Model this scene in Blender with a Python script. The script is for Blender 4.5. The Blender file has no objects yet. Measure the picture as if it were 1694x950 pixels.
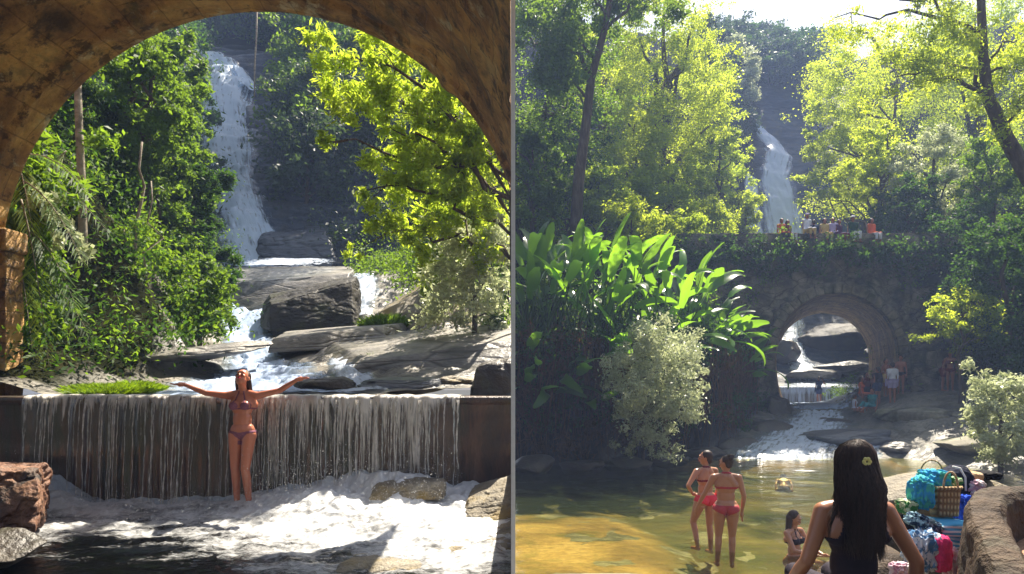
import bpy, bmesh, math, random
import numpy as np
from mathutils import Vector, Matrix
R = math.radians
S = bpy.context.scene
COL = S.collection
# ------------------------------------------------------------------ camera, sky, sun, exposure
F = 1100.0
cd = bpy.data.cameras.new('camera'); cam = bpy.data.objects.new('camera', cd); COL.objects.link(cam)
cam.location = (0, 0, 0); cam.rotation_euler = (R(90), 0, 0)
cd.sensor_width = 36; cd.lens = 36*F/1694; cd.shift_y = (620-475)/1694; cd.clip_start = .05; cd.clip_end = 600
S.camera = cam
SUN_EL, SUN_AZ = R(56), R(24)           # azimuth clockwise from +Y
w = bpy.data.worlds.new('World'); S.world = w; w.use_nodes = True
nt = w.node_tree; bg = nt.nodes['Background']
sky = nt.nodes.new('ShaderNodeTexSky'); sky.sky_type = 'NISHITA'; sky.sun_disc = False
sky.sun_elevation = SUN_EL; sky.sun_rotation = SUN_AZ; sky.dust_density = 2.0
hs = nt.nodes.new('ShaderNodeHueSaturation'); hs.inputs['Saturation'].default_value = .55; nt.links.new(sky.outputs[0], hs.inputs['Color']); nt.links.new(hs.outputs[0], bg.inputs[0]); bg.inputs[1].default_value = .075
sd = bpy.data.lights.new('sun', 'SUN'); sd.energy = 5.0; sd.angle = R(.5); sd.color = (1, .90, .74)
sun = bpy.data.objects.new('sun', sd); COL.objects.link(sun)
sdir = Vector((math.sin(SUN_AZ)*math.cos(SUN_EL), math.cos(SUN_AZ)*math.cos(SUN_EL), math.sin(SUN_EL)))
sun.rotation_euler = sdir.to_track_quat('Z', 'Y').to_euler()
S.view_settings.view_transform = 'Standard'; S.view_settings.look = 'None'
S.view_settings.exposure = 1.62; S.view_settings.gamma = 1
cy = S.cycles
cy.max_bounces = 7; cy.diffuse_bounces = 3; cy.glossy_bounces = 3; cy.transmission_bounces = 5
cy.transparent_max_bounces = 14; cy.volume_bounces = 1; cy.use_denoising = True
cy.sample_clamp_indirect = 6; cy.caustics_reflective = False; cy.caustics_refractive = False

# ------------------------------------------------------------------ helpers
def P(px, py, d): return Vector(((px-847)/F*d, d, (620-py)/F*d))
def smooth(a, b, x):
    t = np.clip((x-a)/(b-a), 0, 1); return t*t*(3-2*t)
_perm = np.random.RandomState(7).permutation(256)
_perm = np.concatenate([_perm]*3)
_g = np.random.RandomState(8).normal(size=(256, 3)); _g /= np.linalg.norm(_g, axis=1)[:, None]
def pn(x, y, z=0.0):
    x, y, z = np.broadcast_arrays(np.asarray(x, float), np.asarray(y, float), np.asarray(z, float))
    xi, yi, zi = np.floor(x).astype(int), np.floor(y).astype(int), np.floor(z).astype(int)
    xf, yf, zf = x-xi, y-yi, z-zi
    u, v, w_ = [t*t*t*(t*(t*6-15)+10) for t in (xf, yf, zf)]
    xi &= 255; yi &= 255; zi &= 255
    def gr(dx, dy, dz):
        h = _perm[_perm[_perm[(xi+dx) & 255]+((yi+dy) & 255)]+((zi+dz) & 255)]
        g = _g[h]; return g[..., 0]*(xf-dx)+g[..., 1]*(yf-dy)+g[..., 2]*(zf-dz)
    def L(a, b, t): return a+(b-a)*t
    return L(L(L(gr(0,0,0), gr(1,0,0), u), L(gr(0,1,0), gr(1,1,0), u), v),
             L(L(gr(0,0,1), gr(1,0,1), u), L(gr(0,1,1), gr(1,1,1), u), v), w_)*1.5
def fbm(x, y, z=0.0, o=4):
    s = 0; a = 1; t = 0
    for i in range(o):
        s = s+a*pn(np.asarray(x)*2**i+i*17.3, np.asarray(y)*2**i+i*5.1, np.asarray(z)*2**i); t += a; a *= .5
    return s/t
def interp(x, xs, ys): return np.interp(x, xs, ys)

def tag(o, label=None, cat=None, group=None, kind=None):
    if label: o['label'] = label
    if cat: o['category'] = cat
    if group: o['group'] = group
    if kind: o['kind'] = kind
    return o
def empty(name, loc=(0, 0, 0), rz=0, label=None, cat=None, group=None):
    o = bpy.data.objects.new(name, None); COL.objects.link(o); o.location = loc; o.rotation_euler = (0, 0, rz)
    o.empty_display_size = .1
    return tag(o, label, cat, group)
def mk(name, V, Fs, mat, parent=None, sm=False, tint=None, vattr=None, uv=None):
    """V (n,3), Fs: (m,k) array or list of lists -> one mesh object"""
    me = bpy.data.meshes.new(name)
    V = np.asarray(V, dtype=np.float32)
    if isinstance(Fs, np.ndarray):
        m, k = Fs.shape
        me.vertices.add(len(V)); me.vertices.foreach_set('co', V.ravel())
        me.loops.add(m*k); me.loops.foreach_set('vertex_index', Fs.astype(np.int32).ravel())
        me.polygons.add(m); me.polygons.foreach_set('loop_start', np.arange(0, m*k, k, dtype=np.int32))
        me.update(calc_edges=True)
    else:
        me.from_pydata([tuple(map(float, v)) for v in V], [], Fs); me.update()
    if tint is not None:
        a = me.attributes.new('tint', 'FLOAT', 'FACE'); a.data.foreach_set('value', np.asarray(tint, dtype=np.float32))
    if vattr:
        for kx, val in vattr.items():
            a = me.attributes.new(kx, 'FLOAT', 'POINT'); a.data.foreach_set('value', np.asarray(val, dtype=np.float32))
    if uv is not None:
        l = me.uv_layers.new(name='UVMap')
        li = np.empty(len(me.loops), dtype=np.int32); me.loops.foreach_get('vertex_index', li)
        l.data.foreach_set('uv', np.asarray(uv, dtype=np.float32)[li].ravel())
    if sm: me.polygons.foreach_set('use_smooth', np.ones(len(me.polygons), dtype=bool))
    if mat: me.materials.append(mat)
    o = bpy.data.objects.new(name, me); COL.objects.link(o)
    if parent: o.parent = parent
    return o
def grid_faces(nu, nv):
    i = np.arange(nu-1)[:, None]*nv+np.arange(nv-1)[None, :]
    i = i.ravel(); return np.stack([i, i+nv, i+nv+1, i+1], 1)
class MB:
    def __init__(s): s.v = []; s.f = []; s.n = 0
    def add(s, V, Fs):
        for f in Fs: s.f.append([int(i)+s.n for i in f])
        s.v.extend([tuple(map(float, v)) for v in V]); s.n += len(V); return s
    def box(s, c, d, rot=None):
        V = [Vector((x*d[0]/2, y*d[1]/2, z*d[2]/2)) for x in (-1, 1) for y in (-1, 1) for z in (-1, 1)]
        if rot is not None: V = [rot @ v for v in V]
        V = [v+Vector(c) for v in V]
        return s.add(V, [(0,1,3,2), (4,6,7,5), (0,4,5,1), (2,3,7,6), (0,2,6,4), (1,5,7,3)])
    def tube(s, pts, rad, n=8, cap=True):
        V, Fs = tube_geo(pts, rad, n); 
        if cap: Fs = list(Fs)+[list(range(n))[::-1], list(range((len(pts)-1)*n, len(pts)*n))]
        return s.add(V, Fs)
    def build(s, name, mat, parent=None, sm=False): return mk(name, s.v, s.f, mat, parent, sm)
def tube_geo(pts, rad, n=8):
    pts = [Vector(p) for p in pts]; V = []
    if not hasattr(rad, '__len__'): rad = [rad]*len(pts)
    up = None
    for i, p in enumerate(pts):
        t = (pts[min(i+1, len(pts)-1)]-pts[max(i-1, 0)])
        if t.length < 1e-9: t = Vector((0, 0, 1))
        t.normalize()
        if up is None: up = t.orthogonal().normalized()
        up = (up-t*up.dot(t)).normalized(); b = t.cross(up)
        for k in range(n):
            a = 2*math.pi*k/n; V.append(p+(up*math.cos(a)+b*math.sin(a))*rad[i])
    Fs = []
    for i in range(len(pts)-1):
        for k in range(n):
            Fs.append([i*n+k, i*n+(k+1) % n, (i+1)*n+(k+1) % n, (i+1)*n+k])
    return V, Fs

# ------------------------------------------------------------------ materials
def M(name):
    m = bpy.data.materials.new(name); m.use_nodes = True; n = m.node_tree
    for x in list(n.nodes): n.nodes.remove(x)
    out = n.nodes.new('ShaderNodeOutputMaterial')
    return m, n, out
def N(n, t, ins=None, **kw):
    x = n.nodes.new(t)
    for k, v in kw.items(): setattr(x, k, v)
    for k, v in (ins or {}).items():
        s = x.inputs[k]
        if isinstance(v, bpy.types.NodeSocket): n.links.new(v, s)
        else: s.default_value = v
    return x
def c4(c): return (c[0], c[1], c[2], 1)
def ramp(n, fac, stops):
    r = n.nodes.new('ShaderNodeValToRGB'); n.links.new(fac, r.inputs[0]); e = r.color_ramp.elements
    while len(e) > len(stops): e.remove(e[-1])
    while len(e) < len(stops): e.new(.5)
    for i, (p, c) in enumerate(stops):
        e[i].position = p; e[i].color = c4(c) if hasattr(c, '__len__') else (c, c, c, 1)
    return r.outputs[0]
def coords(n, scale=(1, 1, 1), src='Object'):
    tc = n.nodes.new('ShaderNodeTexCoord')
    return N(n, 'ShaderNodeMapping', {'Vector': tc.outputs[src], 'Scale': scale}).outputs[0]
def noise(n, vec, sc, det=5, rough=.55, dist=0.0):
    return N(n, 'ShaderNodeTexNoise', {'Vector': vec, 'Scale': sc, 'Detail': det, 'Roughness': rough, 'Distortion': dist}).outputs[0]
def mixc(n, f, a, b, bt='MIX'):
    x = n.nodes.new('ShaderNodeMix'); x.data_type = 'RGBA'; x.blend_type = bt
    for s, v in ((x.inputs[0], f), (x.inputs[6], a), (x.inputs[7], b)):
        if isinstance(v, bpy.types.NodeSocket): n.links.new(v, s)
        elif hasattr(v, '__len__'): s.default_value = c4(v)
        else: s.default_value = v
    return x.outputs[2]
def math_(n, op, a, b=0.0, clamp=False):
    x = n.nodes.new('ShaderNodeMath'); x.operation = op; x.use_clamp = clamp
    for s, v in ((x.inputs[0], a), (x.inputs[1], b)):
        if isinstance(v, bpy.types.NodeSocket): n.links.new(v, s)
        else: s.default_value = v
    return x.outputs[0]
def rocky(name, cols, sc=1.2, rough=.75, bump=.35, crack=.0, stretch=(1, 1, 1), wet=0.0, stains=None, fine=14):
    m, n, out = M(name)
    v = coords(n, stretch)
    a = noise(n, v, sc, 8, .6, .4)
    col = ramp(n, a, [(.3+.4*i/(len(cols)-1), c) for i, c in enumerate(cols)])
    f2 = noise(n, v, sc*fine, 4, .6)
    col = mixc(n, .55, col, ramp(n, f2, [(.3, .35), (.7, 1.0)]), 'MULTIPLY')
    if stains:
        s = noise(n, v, sc*.6, 6, .65, 1.0)
        col = mixc(n, ramp(n, s, [(.5, 0.0), (.62, 1.0)]), col, stains)
    h = math_(n, 'ADD', a, math_(n, 'MULTIPLY', f2, .35))
    if crack:
        vo = N(n, 'ShaderNodeTexVoronoi', {'Vector': N(n, 'ShaderNodeMapping', {'Vector': mixc(n, .12, v, N(n,'ShaderNodeTexNoise',{'Vector':v,'Scale':sc*1.5}).outputs[1]), 'Scale': (1, 1, 2.2)}).outputs[0], 'Scale': crack}, feature='DISTANCE_TO_EDGE').outputs[0]
        k = ramp(n, vo, [(.0, 0.0), (.035, 1.0)])
        col = mixc(n, math_(n, 'MULTIPLY', math_(n, 'SUBTRACT', 1.0, k), .75), col, (.02, .018, .015))
        h = math_(n, 'ADD', h, math_(n, 'MULTIPLY', k, .25))
    b = N(n, 'ShaderNodeBump', {'Height': h, 'Strength': bump, 'Distance': .12}).outputs[0]
    rg = ramp(n, a, [(.35, rough-.25*wet), (.65, rough)]) if wet else rough
    bs = N(n, 'ShaderNodeBsdfPrincipled', {'Base Color': col, 'Roughness': rg, 'Normal': b, 'Specular IOR Level': .3+.5*wet})
    n.links.new(bs.outputs[0], out.inputs[0]); return m
def leafmat(name, dark, light, trans, tf=.45, rough=.5, spec=.4):
    m, n, out = M(name)
    at = N(n, 'ShaderNodeAttribute', attribute_name='tint').outputs['Fac']
    col = ramp(n, at, [(0, dark), (.75, light), (1, [min(1, c*1.5) for c in light])])
    tc = ramp(n, at, [(0, [c*.55 for c in trans]), (1, trans)])
    bs = N(n, 'ShaderNodeBsdfPrincipled', {'Base Color': col, 'Roughness': rough, 'Specular IOR Level': spec})
    tr = N(n, 'ShaderNodeBsdfTranslucent', {'Color': tc})
    mx = N(n, 'ShaderNodeMixShader', {0: tf, 1: bs.outputs[0], 2: tr.outputs[0]})
    n.links.new(mx.outputs[0], out.inputs[0]); return m
def plain(name, col, rough=.6, col2=None, sc=30, bump=0.0, spec=.4, sub=None):
    m, n, out = M(name); v = coords(n)
    a = noise(n, v, sc, 4)
    c = mixc(n, a, col, col2 or [x*.75 for x in col])
    ins = {'Base Color': c, 'Roughness': rough, 'Specular IOR Level': spec}
    if bump: ins['Normal'] = N(n, 'ShaderNodeBump', {'Height': a, 'Strength': bump, 'Distance': .02}).outputs[0]
    bs = N(n, 'ShaderNodeBsdfPrincipled', ins)
    if sub: bs.inputs['Subsurface Weight'].default_value = sub; bs.inputs['Subsurface Scale'].default_value = .01
    n.links.new(bs.outputs[0], out.inputs[0]); return m
def fallwater(name, cover, tintc=(.75, .85, 1), sx=9, sy=.7, lo=.42, hi=.6):
    """streaks of white water laid out along the flow (UV: u across in m, v along in m); between them it is clear"""
    m, n, out = M(name)
    v = coords(n, (sx, sy, 1), 'UV'); v2 = coords(n, (sx*.3, sy*2.2, 1), 'UV')
    a = noise(n, v, 1.0, 5, .6, .3); b = noise(n, v2, 1.0, 4, .6)
    s = math_(n, 'ADD', math_(n, 'MULTIPLY', a, .65), math_(n, 'MULTIPLY', b, .35))
    ed = N(n, 'ShaderNodeAttribute', attribute_name='edge').outputs['Fac']
    s = math_(n, 'ADD', s, math_(n, 'MULTIPLY', math_(n, 'SUBTRACT', ed, .5), .35))
    f = ramp(n, s, [(lo-cover, 0.0), (hi-cover, 1.0)])
    wh = N(n, 'ShaderNodeBsdfPrincipled', {'Base Color': c4(tintc), 'Roughness': .35, 'Normal': N(n, 'ShaderNodeBump', {'Height': s, 'Strength': .6, 'Distance': .1}).outputs[0]})
    tl = N(n, 'ShaderNodeBsdfTranslucent', {'Color': c4(tintc)})
    wm = N(n, 'ShaderNodeMixShader', {0: .35, 1: wh.outputs[0], 2: tl.outputs[0]})
    gl = N(n, 'ShaderNodeBsdfGlossy', {'Roughness': .15, 'Color': (1, 1, 1, 1)}); tp = N(n, 'ShaderNodeBsdfTransparent', {'Color': (.9, .95, 1, 1)})
    cl = N(n, 'ShaderNodeMixShader', {0: .08, 1: tp.outputs[0], 2: gl.outputs[0]})
    mx = N(n, 'ShaderNodeMixShader', {0: f, 1: cl.outputs[0], 2: wm.outputs[0]})
    n.links.new(mx.outputs[0], out.inputs[0]); return m
def poolwater(name, tintc, wave=6, bump=.25, murk=0.0, mcol=(.2, .17, .05)):
    m, n, out = M(name)
    v = coords(n, (1, 1.6, 1)); a = noise(n, v, wave, 5, .6, .3); b = noise(n, v, wave*.3, 3)
    h = math_(n, 'ADD', math_(n, 'MULTIPLY', a, .5), b)
    bp = N(n, 'ShaderNodeBump', {'Height': h, 'Strength': bump, 'Distance': .08}).outputs[0]
    fr = N(n, 'ShaderNodeFresnel', {'IOR': 1.33, 'Normal': bp}).outputs[0]
    gl = N(n, 'ShaderNodeBsdfGlossy', {'Roughness': .07, 'Normal': bp}); tp = N(n, 'ShaderNodeBsdfTransparent', {'Color': c4(tintc)}); df = N(n, 'ShaderNodeBsdfDiffuse', {'Color': c4(mcol)}); tp = N(n, 'ShaderNodeMixShader', {0: murk, 1: tp.outputs[0], 2: df.outputs[0]})
    mx = N(n, 'ShaderNodeMixShader', {0: fr, 1: tp.outputs[0], 2: gl.outputs[0]})
    fo = N(n, 'ShaderNodeBsdfPrincipled', {'Base Color': mixc(n, noise(n, coords(n, (1, 1.6, 1)), wave*5, 5, .7), (.42, .44, .46), (.84, .84, .84)), 'Roughness': .45, 'Normal': N(n, 'ShaderNodeBump', {'Height': noise(n, coords(n), wave*9, 6, .75), 'Strength': .35, 'Distance': .02, 'Normal': bp}).outputs[0]})
    ft = N(n, 'ShaderNodeAttribute', attribute_name='foam').outputs['Fac']
    ns = noise(n, coords(n, (1, 1.5, 1)), wave*1.7, 9, .78, .8)
    f = ramp(n, math_(n, 'SUBTRACT', math_(n, 'ADD', ft, ns), .5), [(.36, 0.0), (.78, 1.0)])
    m2 = N(n, 'ShaderNodeMixShader', {0: f, 1: mx.outputs[0], 2: fo.outputs[0]})
    n.links.new(m2.outputs[0], out.inputs[0]); return m

MAT = {}
MAT['slab'] = rocky('grey_granite', [(.05, .05, .055), (.16, .15, .14), (.27, .25, .22), (.36, .33, .28)], .7, .6, .5, .5, (1, 1, 2.2), wet=.6, stains=(.07, .065, .045))
MAT['cliff'] = rocky('wet_dark_cliff', [(.03, .035, .045), (.08, .09, .11), (.16, .17, .19)], .6, .55, .7, .8, (.7, 1, 3.5), wet=.8)
MAT['black_rock'] = rocky('black_wet_rock', [(.010, .009, .008), (.022, .018, .014), (.05, .04, .022)], 1.0, .7, .5, wet=.2, stains=(.03, .032, .010))
MAT['dark_rock'] = rocky('dark_brown_boulder', [(.018, .014, .011), (.045, .032, .02), (.10, .075, .04)], 1.2, .6, .6, .0, wet=.7, stains=(.05, .055, .02))
MAT['red_rock'] = rocky('reddish_boulder', [(.05, .025, .016), (.20, .09, .05), (.32, .17, .09)], 2.2, .7, .6, wet=.4, stains=(.04, .03, .025))
MAT['pale_rock'] = rocky('pale_boulder', [(.09, .07, .045), (.26, .22, .15), (.42, .38, .30)], 2.6, .7, .8, 0, wet=.5, stains=(.24, .17, .05))  # pale tan stone with yellowish stains
MAT['soil'] = rocky('dark_forest_soil', [(.012, .012, .008), (.03, .03, .015), (.06, .05, .025)], 1.5, .95, .8)
MAT['beach'] = rocky('grey_sandy_rock', [(.20, .185, .145), (.32, .30, .23), (.44, .40, .30)], .8, .85, .5, .35, stains=(.10, .10, .055))
MAT['bark'] = rocky('bark', [(.05, .035, .025), (.12, .085, .055), (.2, .16, .11)], 3, .9, .7, stretch=(2, 2, .5))
MAT['bark_pale'] = rocky('pale_bark', [(.16, .13, .09), (.34, .29, .22), (.5, .45, .36)], 4, .85, .5, stretch=(1.5, 1.5, 2))
G = {}
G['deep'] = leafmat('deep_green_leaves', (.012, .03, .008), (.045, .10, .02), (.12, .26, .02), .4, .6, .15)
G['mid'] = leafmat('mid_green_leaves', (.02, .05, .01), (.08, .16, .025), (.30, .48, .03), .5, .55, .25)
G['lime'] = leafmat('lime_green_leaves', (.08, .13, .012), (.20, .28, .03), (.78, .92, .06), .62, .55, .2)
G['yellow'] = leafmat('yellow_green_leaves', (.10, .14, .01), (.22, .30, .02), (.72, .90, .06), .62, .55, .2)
G['pale'] = leafmat('pale_grey_green_leaves', (.28, .32, .18), (.62, .66, .46), (.66, .72, .38), .42, .4, .4)
G['banana'] = leafmat('broad_bright_leaves', (.015, .05, .01), (.06, .15, .02), (.32, .62, .03), .5, .3, .55)
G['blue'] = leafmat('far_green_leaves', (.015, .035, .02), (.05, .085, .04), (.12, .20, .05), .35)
G['dry'] = leafmat('dry_brown_leaves', (.06, .03, .012), (.16, .09, .04), (.30, .13, .04), .3, .8, .2)
G['moss'] = leafmat('bright_moss', (.08, .14, .01), (.2, .32, .02), (.4, .6, .02), .4)

# ------------------------------------------------------------------ foliage
def leaves(C, Rr, n, size, rng, aspect=.45, droop=.25, up=.35, shell=.55, clipx=None, off=(0, 0, 0), flat=1.0, subc=7, gauss=.55):
    """n leaf quads in clumps centred C (k,3), radii Rr (k,)"""
    C = np.asarray(C, float); Rr = np.asarray(Rr, float)
    if subc > 1:                       # break each clump into ragged sprays
        o = rng.normal(size=(len(C), subc, 3))*np.array([.62, .62, .42]); C = (C[:, None]+o*Rr[:, None, None]).reshape(-1, 3)
        Rr = (Rr[:, None]*(.22+.42*rng.rand(len(Rr), subc))).ravel()
    k = rng.choice(len(C), n, p=Rr**2/np.sum(Rr**2))
    d = rng.normal(size=(n, 3)); d /= np.linalg.norm(d, axis=1)[:, None]
    r = (shell+(1-shell)*rng.rand(n))*rng.rand(n)**.25
    lump = 1+.35*pn(d[:, 0]*1.7+k*3.1, d[:, 1]*1.7, d[:, 2]*1.7+k)
    p = C[k]+d*(Rr[k]*r*lump*(1+.5*np.abs(rng.normal(size=n))**2*(rng.rand(n) < .3)))[:, None]*np.array([1, 1, flat])
    g = rng.rand(n) < gauss; p = np.where(g[:, None], C[k]+rng.normal(size=(n, 3))*(Rr[k]*.62)[:, None]*np.array([1, 1, flat]), p)
    L = size*(.5+1.0*rng.rand(n))
    nrm = rng.normal(size=(n, 3))*.8+d*.5+np.array([0, 0, up]); nrm /= np.linalg.norm(nrm, axis=1)[:, None]
    t = np.cross(nrm, rng.normal(size=(n, 3))); t[:, 2] -= droop; t -= nrm*np.sum(t*nrm, 1)[:, None]
    t /= np.linalg.norm(t, axis=1)[:, None]+1e-9
    s = np.cross(nrm, t); W = (L*aspect/2)[:, None]; L = L[:, None]
    V = np.stack([p-t*L*.5, p-t*L*.02+s*W+nrm*W*.3, p+t*L*.5, p-t*L*.02-s*W+nrm*W*.3], 1)
    tint = np.clip(rng.rand(n)*.7+.3*rng.rand(len(C))[k], 0, 1)
    if clipx is not None:
        X = V[:, :, 0]+off[0]
        ok = (X.max(1) < -.02) if clipx < 0 else (X.min(1) > .04)
        V = V[ok]; tint = tint[ok]
    m = len(V)
    return V.reshape(-1, 3), np.arange(m*4).reshape(m, 4), tint
def limb_path(a, b, rng, n=6, wob=.08):
    a, b = Vector(a), Vector(b); L = (b-a).length; out = []
    for i in range(n):
        t = i/(n-1); p = a.lerp(b, t)
        p += Vector(rng.normal(size=3))*L*wob*math.sin(math.pi*t); p.z += .12*L*math.sin(math.pi*t)*(1 if i else 0)
        out.append(p)
    return out
def tree(name, loc, H, Rc, seed, leaf, label, cat='tree', group=None, n=6000, size=.2, nclump=14, crown_from=.35, trunk_r=None,
         bark='bark', clipx=None, lean=(0, 0), clump=.36, limbs=None, flat=.8, aspect=.45, proto=None, droop=.25, crown_off=(0,0)):
    rng = np.random.RandomState(seed)
    root = empty(name, loc, 0, label, cat, group)
    tr = trunk_r or H*.018
    top = Vector((lean[0], lean[1], H*.86))
    tp = [Vector((lean[0]*t**1.5+rng.normal()*.02*H*math.sin(3.1*t), lean[1]*t**1.5+rng.normal()*.02*H*math.sin(3.1*t), H*.86*t)) for t in np.linspace(0, 1, 9)]
    tp[0] = Vector((0, 0, -.3))
    mb = MB(); mb.tube(tp, [tr*(1.35-1.1*t) if i else tr*1.7 for i, t in enumerate(np.linspace(0, 1, 9))], 8)
    mb.build('trunk', MAT[bark], root, True)
    C = []; Rr = []
    for i in range(nclump):
        t = (i+.5)/nclump; z = H*(crown_from+(1-crown_from)*t*.92)
        rr = Rc*math.sqrt(max(.08, 1-((t-.42)/.62)**2)); a = i*2.4+rng.rand()
        q = rr*(.35+.65*rng.rand())
        cx = lean[0]*(z/H)**1.5; cyy = lean[1]*(z/H)**1.5
        C.append((cx+q*math.cos(a)+crown_off[0], cyy+q*math.sin(a)+crown_off[1], z)); Rr.append(Rc*clump*(.7+.6*rng.rand()))
    nl = limbs if limbs is not None else min(7, nclump)
    if nl:
        mb = MB()
        for i in rng.choice(nclump, nl, replace=False):
            c = Vector(C[i]); zi = max(.15*H, c.z-.35*(Vector((c.x, c.y, 0)).length)-.1*H); k = min(8, int(zi/(H*.86)*8)); a = tp[max(k, 1)]
            pth = limb_path(a, c, rng); mb.tube(pth, [tr*.55*(1-.75*j/5) for j in range(6)], 6)
        ob = mb.build('limb', MAT[bark], root, True)
    V, Fs, ti = leaves(C, Rr, n, size, rng, aspect, droop, clipx=clipx, off=loc, flat=flat)
    mk('crown', V, Fs, G[leaf], root, False, ti)
    return root
def copy_thing(root, loc, rz, sc, label=None, group=None):
    r = root.copy(); COL.objects.link(r); r.location = loc; r.rotation_euler = (0, 0, rz); r.scale = (sc, sc, sc)
    if label: r['label'] = label
    if group: r['group'] = group
    for ch in list(root.children):
        c = ch.copy(); COL.objects.link(c); c.parent = r
        for g in ch.children:
            d = g.copy(); COL.objects.link(d); d.parent = c
    return r
def boulder(name, loc, size, seed, mat, label, cat='rock', group=None, rough=.35, flatten=0.0, rz=0, clipx=None, sub=5, tilt=(0, 0)):
    import bmesh
    bm = bmesh.new(); bmesh.ops.create_icosphere(bm, subdivisions=sub, radius=1)
    V = np.array([v.co[:] for v in bm.verts]); Fs = [[v.index for v in f.verts] for f in bm.faces]; bm.free()
    n0 = fbm(V[:, 0]*.9+seed*3.7, V[:, 1]*.9, V[:, 2]*.9, 3); n1 = fbm(V[:, 0]*2.6, V[:, 1]*2.6+seed, V[:, 2]*2.6, 4)
    cell = np.round(V*1.6+.3*n0[:, None], 0)
    V = V*(1+rough*n0*1.6+rough*.5*n1+rough*.22*fbm(V[:, 0]*7, V[:, 1]*7+seed, V[:, 2]*7, 3))[:, None]
    # flat planes like broken stone
    rs = np.random.RandomState(seed)
    for k in range(9):
        d = rs.normal(size=3); d /= np.linalg.norm(d); lim = .62+.22*rs.rand()
        h = V @ d; V -= np.outer(np.maximum(0, h-lim)*.85, d)
    if flatten: V[:, 2] = np.where(V[:, 2] > flatten, flatten+(V[:, 2]-flatten)*.15, V[:, 2])
    V *= np.array(size)
    E = Matrix.Rotation(rz, 3, 'Z') @ Matrix.Rotation(tilt[1], 3, 'Y') @ Matrix.Rotation(tilt[0], 3, 'X')
    V = V @ np.array(E).T
    if clipx: 
        X = V[:, 0]+loc[0]; X = np.minimum(X, -.01) if clipx < 0 else np.maximum(X, .04); V[:, 0] = X-loc[0]
    o = mk(name, V, np.array(Fs), MAT[mat], None, True); o.location = loc
    return tag(o, label, cat, group)

def block(name, C8, mat, label, cat='rock', group=None, amp=.10, seed=0, nseg=34, clipx=None, rnd=.12, sc=1.6, strata=0.0):
    """angular stone: 8 corners (front-bottom l,r, front-top l,r, back-bottom l,r, back-top l,r), worn and chipped"""
    C = np.array([tuple(c) for c in C8], float); cen = C.mean(0)
    t = np.linspace(0, 1, nseg); V = []; Fs = []; nb = 0
    def tri(u, v, w_):   # u: l-r, v: bottom-top, w_: front-back
        r = 0
        for i in (0, 1):
            for j in (0, 1):
                for k in (0, 1):
                    r = r+((u if i else 1-u)*(v if j else 1-v)*(w_ if k else 1-w_))[..., None]*C[k*4+j*2+i]
        return r
    a, b = np.meshgrid(t, t, indexing='ij'); o, z = np.ones_like(a), np.zeros_like(a)
    for (u, v, w_, fl) in ((a, b, z, 0), (a, b, o, 1), (z, a, b, 0), (o, a, b, 1), (a, z, b, 1), (a, o, b, 0)):
        # soften the box towards a rounded one
        q = np.stack([u, v, w_], -1)*2-1; n4 = (np.abs(q)**6).sum(-1)**(1/6); q = q/n4[..., None]**rnd*1.0; q = q*(1-rnd*.25*(np.linalg.norm(q, axis=-1)-1))[..., None]
        u2, v2, w2 = [(q[..., i]+1)/2 for i in range(3)]
        X = tri(u2, v2, w2); V.append(X.reshape(-1, 3)); f = grid_faces(nseg, nseg)+nb; Fs.append(f[:, ::-1] if fl else f); nb += nseg*nseg
    V = np.concatenate(V); L = np.ptp(C, axis=0).max(); k = sc/L*2
    d = V-cen; d /= np.linalg.norm(d, axis=1)[:, None]
    n = fbm(V[:, 0]*k+seed, V[:, 1]*k, V[:, 2]*k, 5); m_ = 1-np.abs(fbm(V[:, 0]*k*.8, V[:, 1]*k*.8+seed, V[:, 2]*k*1.6, 4))*3
    V = V+d*(amp*L*(n*.8-.25*np.clip(m_, 0, 1)**6))[:, None]
    if strata: zz = V[:, 2]/strata; st = zz-np.floor(zz); V = V+d*np.array([1, 1, 0])*(amp*L*.4*(smooth(.0, .2, st)-1))[:, None]
    if clipx: V[:, 0] = np.minimum(V[:, 0], -.012) if clipx < 0 else np.maximum(V[:, 0], .04)
    o_ = mk(name, V-cen, np.concatenate(Fs), MAT[mat], None, True); o_.location = cen
    bm_ = bmesh.new(); bm_.from_mesh(o_.data); bmesh.ops.remove_doubles(bm_, verts=bm_.verts, dist=L*.002); bmesh.ops.recalc_face_normals(bm_, faces=bm_.faces); bm_.to_mesh(o_.data); bm_.free(); o_.data.polygons.foreach_set('use_smooth', np.ones(len(o_.data.polygons), dtype=bool))
    return tag(o_, label, cat, group)
def undergrowth(name, pts, rad, n, size, leaf, label, seed, clipx, aspect=.42, kind='stuff', up=.35):
    rg = np.random.RandomState(seed); V, Fs, ti = leaves(pts, rad, n, size, rg, aspect, .5, up, clipx=clipx); o = mk(name, V, Fs, G[leaf], None, False, ti); return tag(o, label, 'undergrowth', kind=kind)

ORD = ['first', 'second', 'third', 'fourth', 'fifth', 'sixth', 'seventh', 'eighth', 'ninth', 'tenth', 'eleventh', 'twelfth', 'thirteenth', 'fourteenth', 'fifteenth', 'sixteenth', 'seventeenth', 'eighteenth', 'nineteenth', 'twentieth']
def row_labels(items, zf, kinds, rows, where):
    """items: (x, y); gives each tree its row by height in the picture and its place from the left"""
    n_ = len(items); py = [-(float(zf(x, y, False)))*F/y for x, y in items]; px = [F*x/y for x, y in items]; order = sorted(range(n_), key=lambda i: py[i]); out = [None]*n_; per = -(-n_//len(rows))
    for r in range(len(rows)):
        row = sorted(order[r*per:(r+1)*per], key=lambda i: px[i])
        for j, i in enumerate(row): out[i] = '%s hazy tree, %s from left, %s row %s' % (kinds[i % len(kinds)], ORD[j], rows[r], where)
    return out
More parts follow.
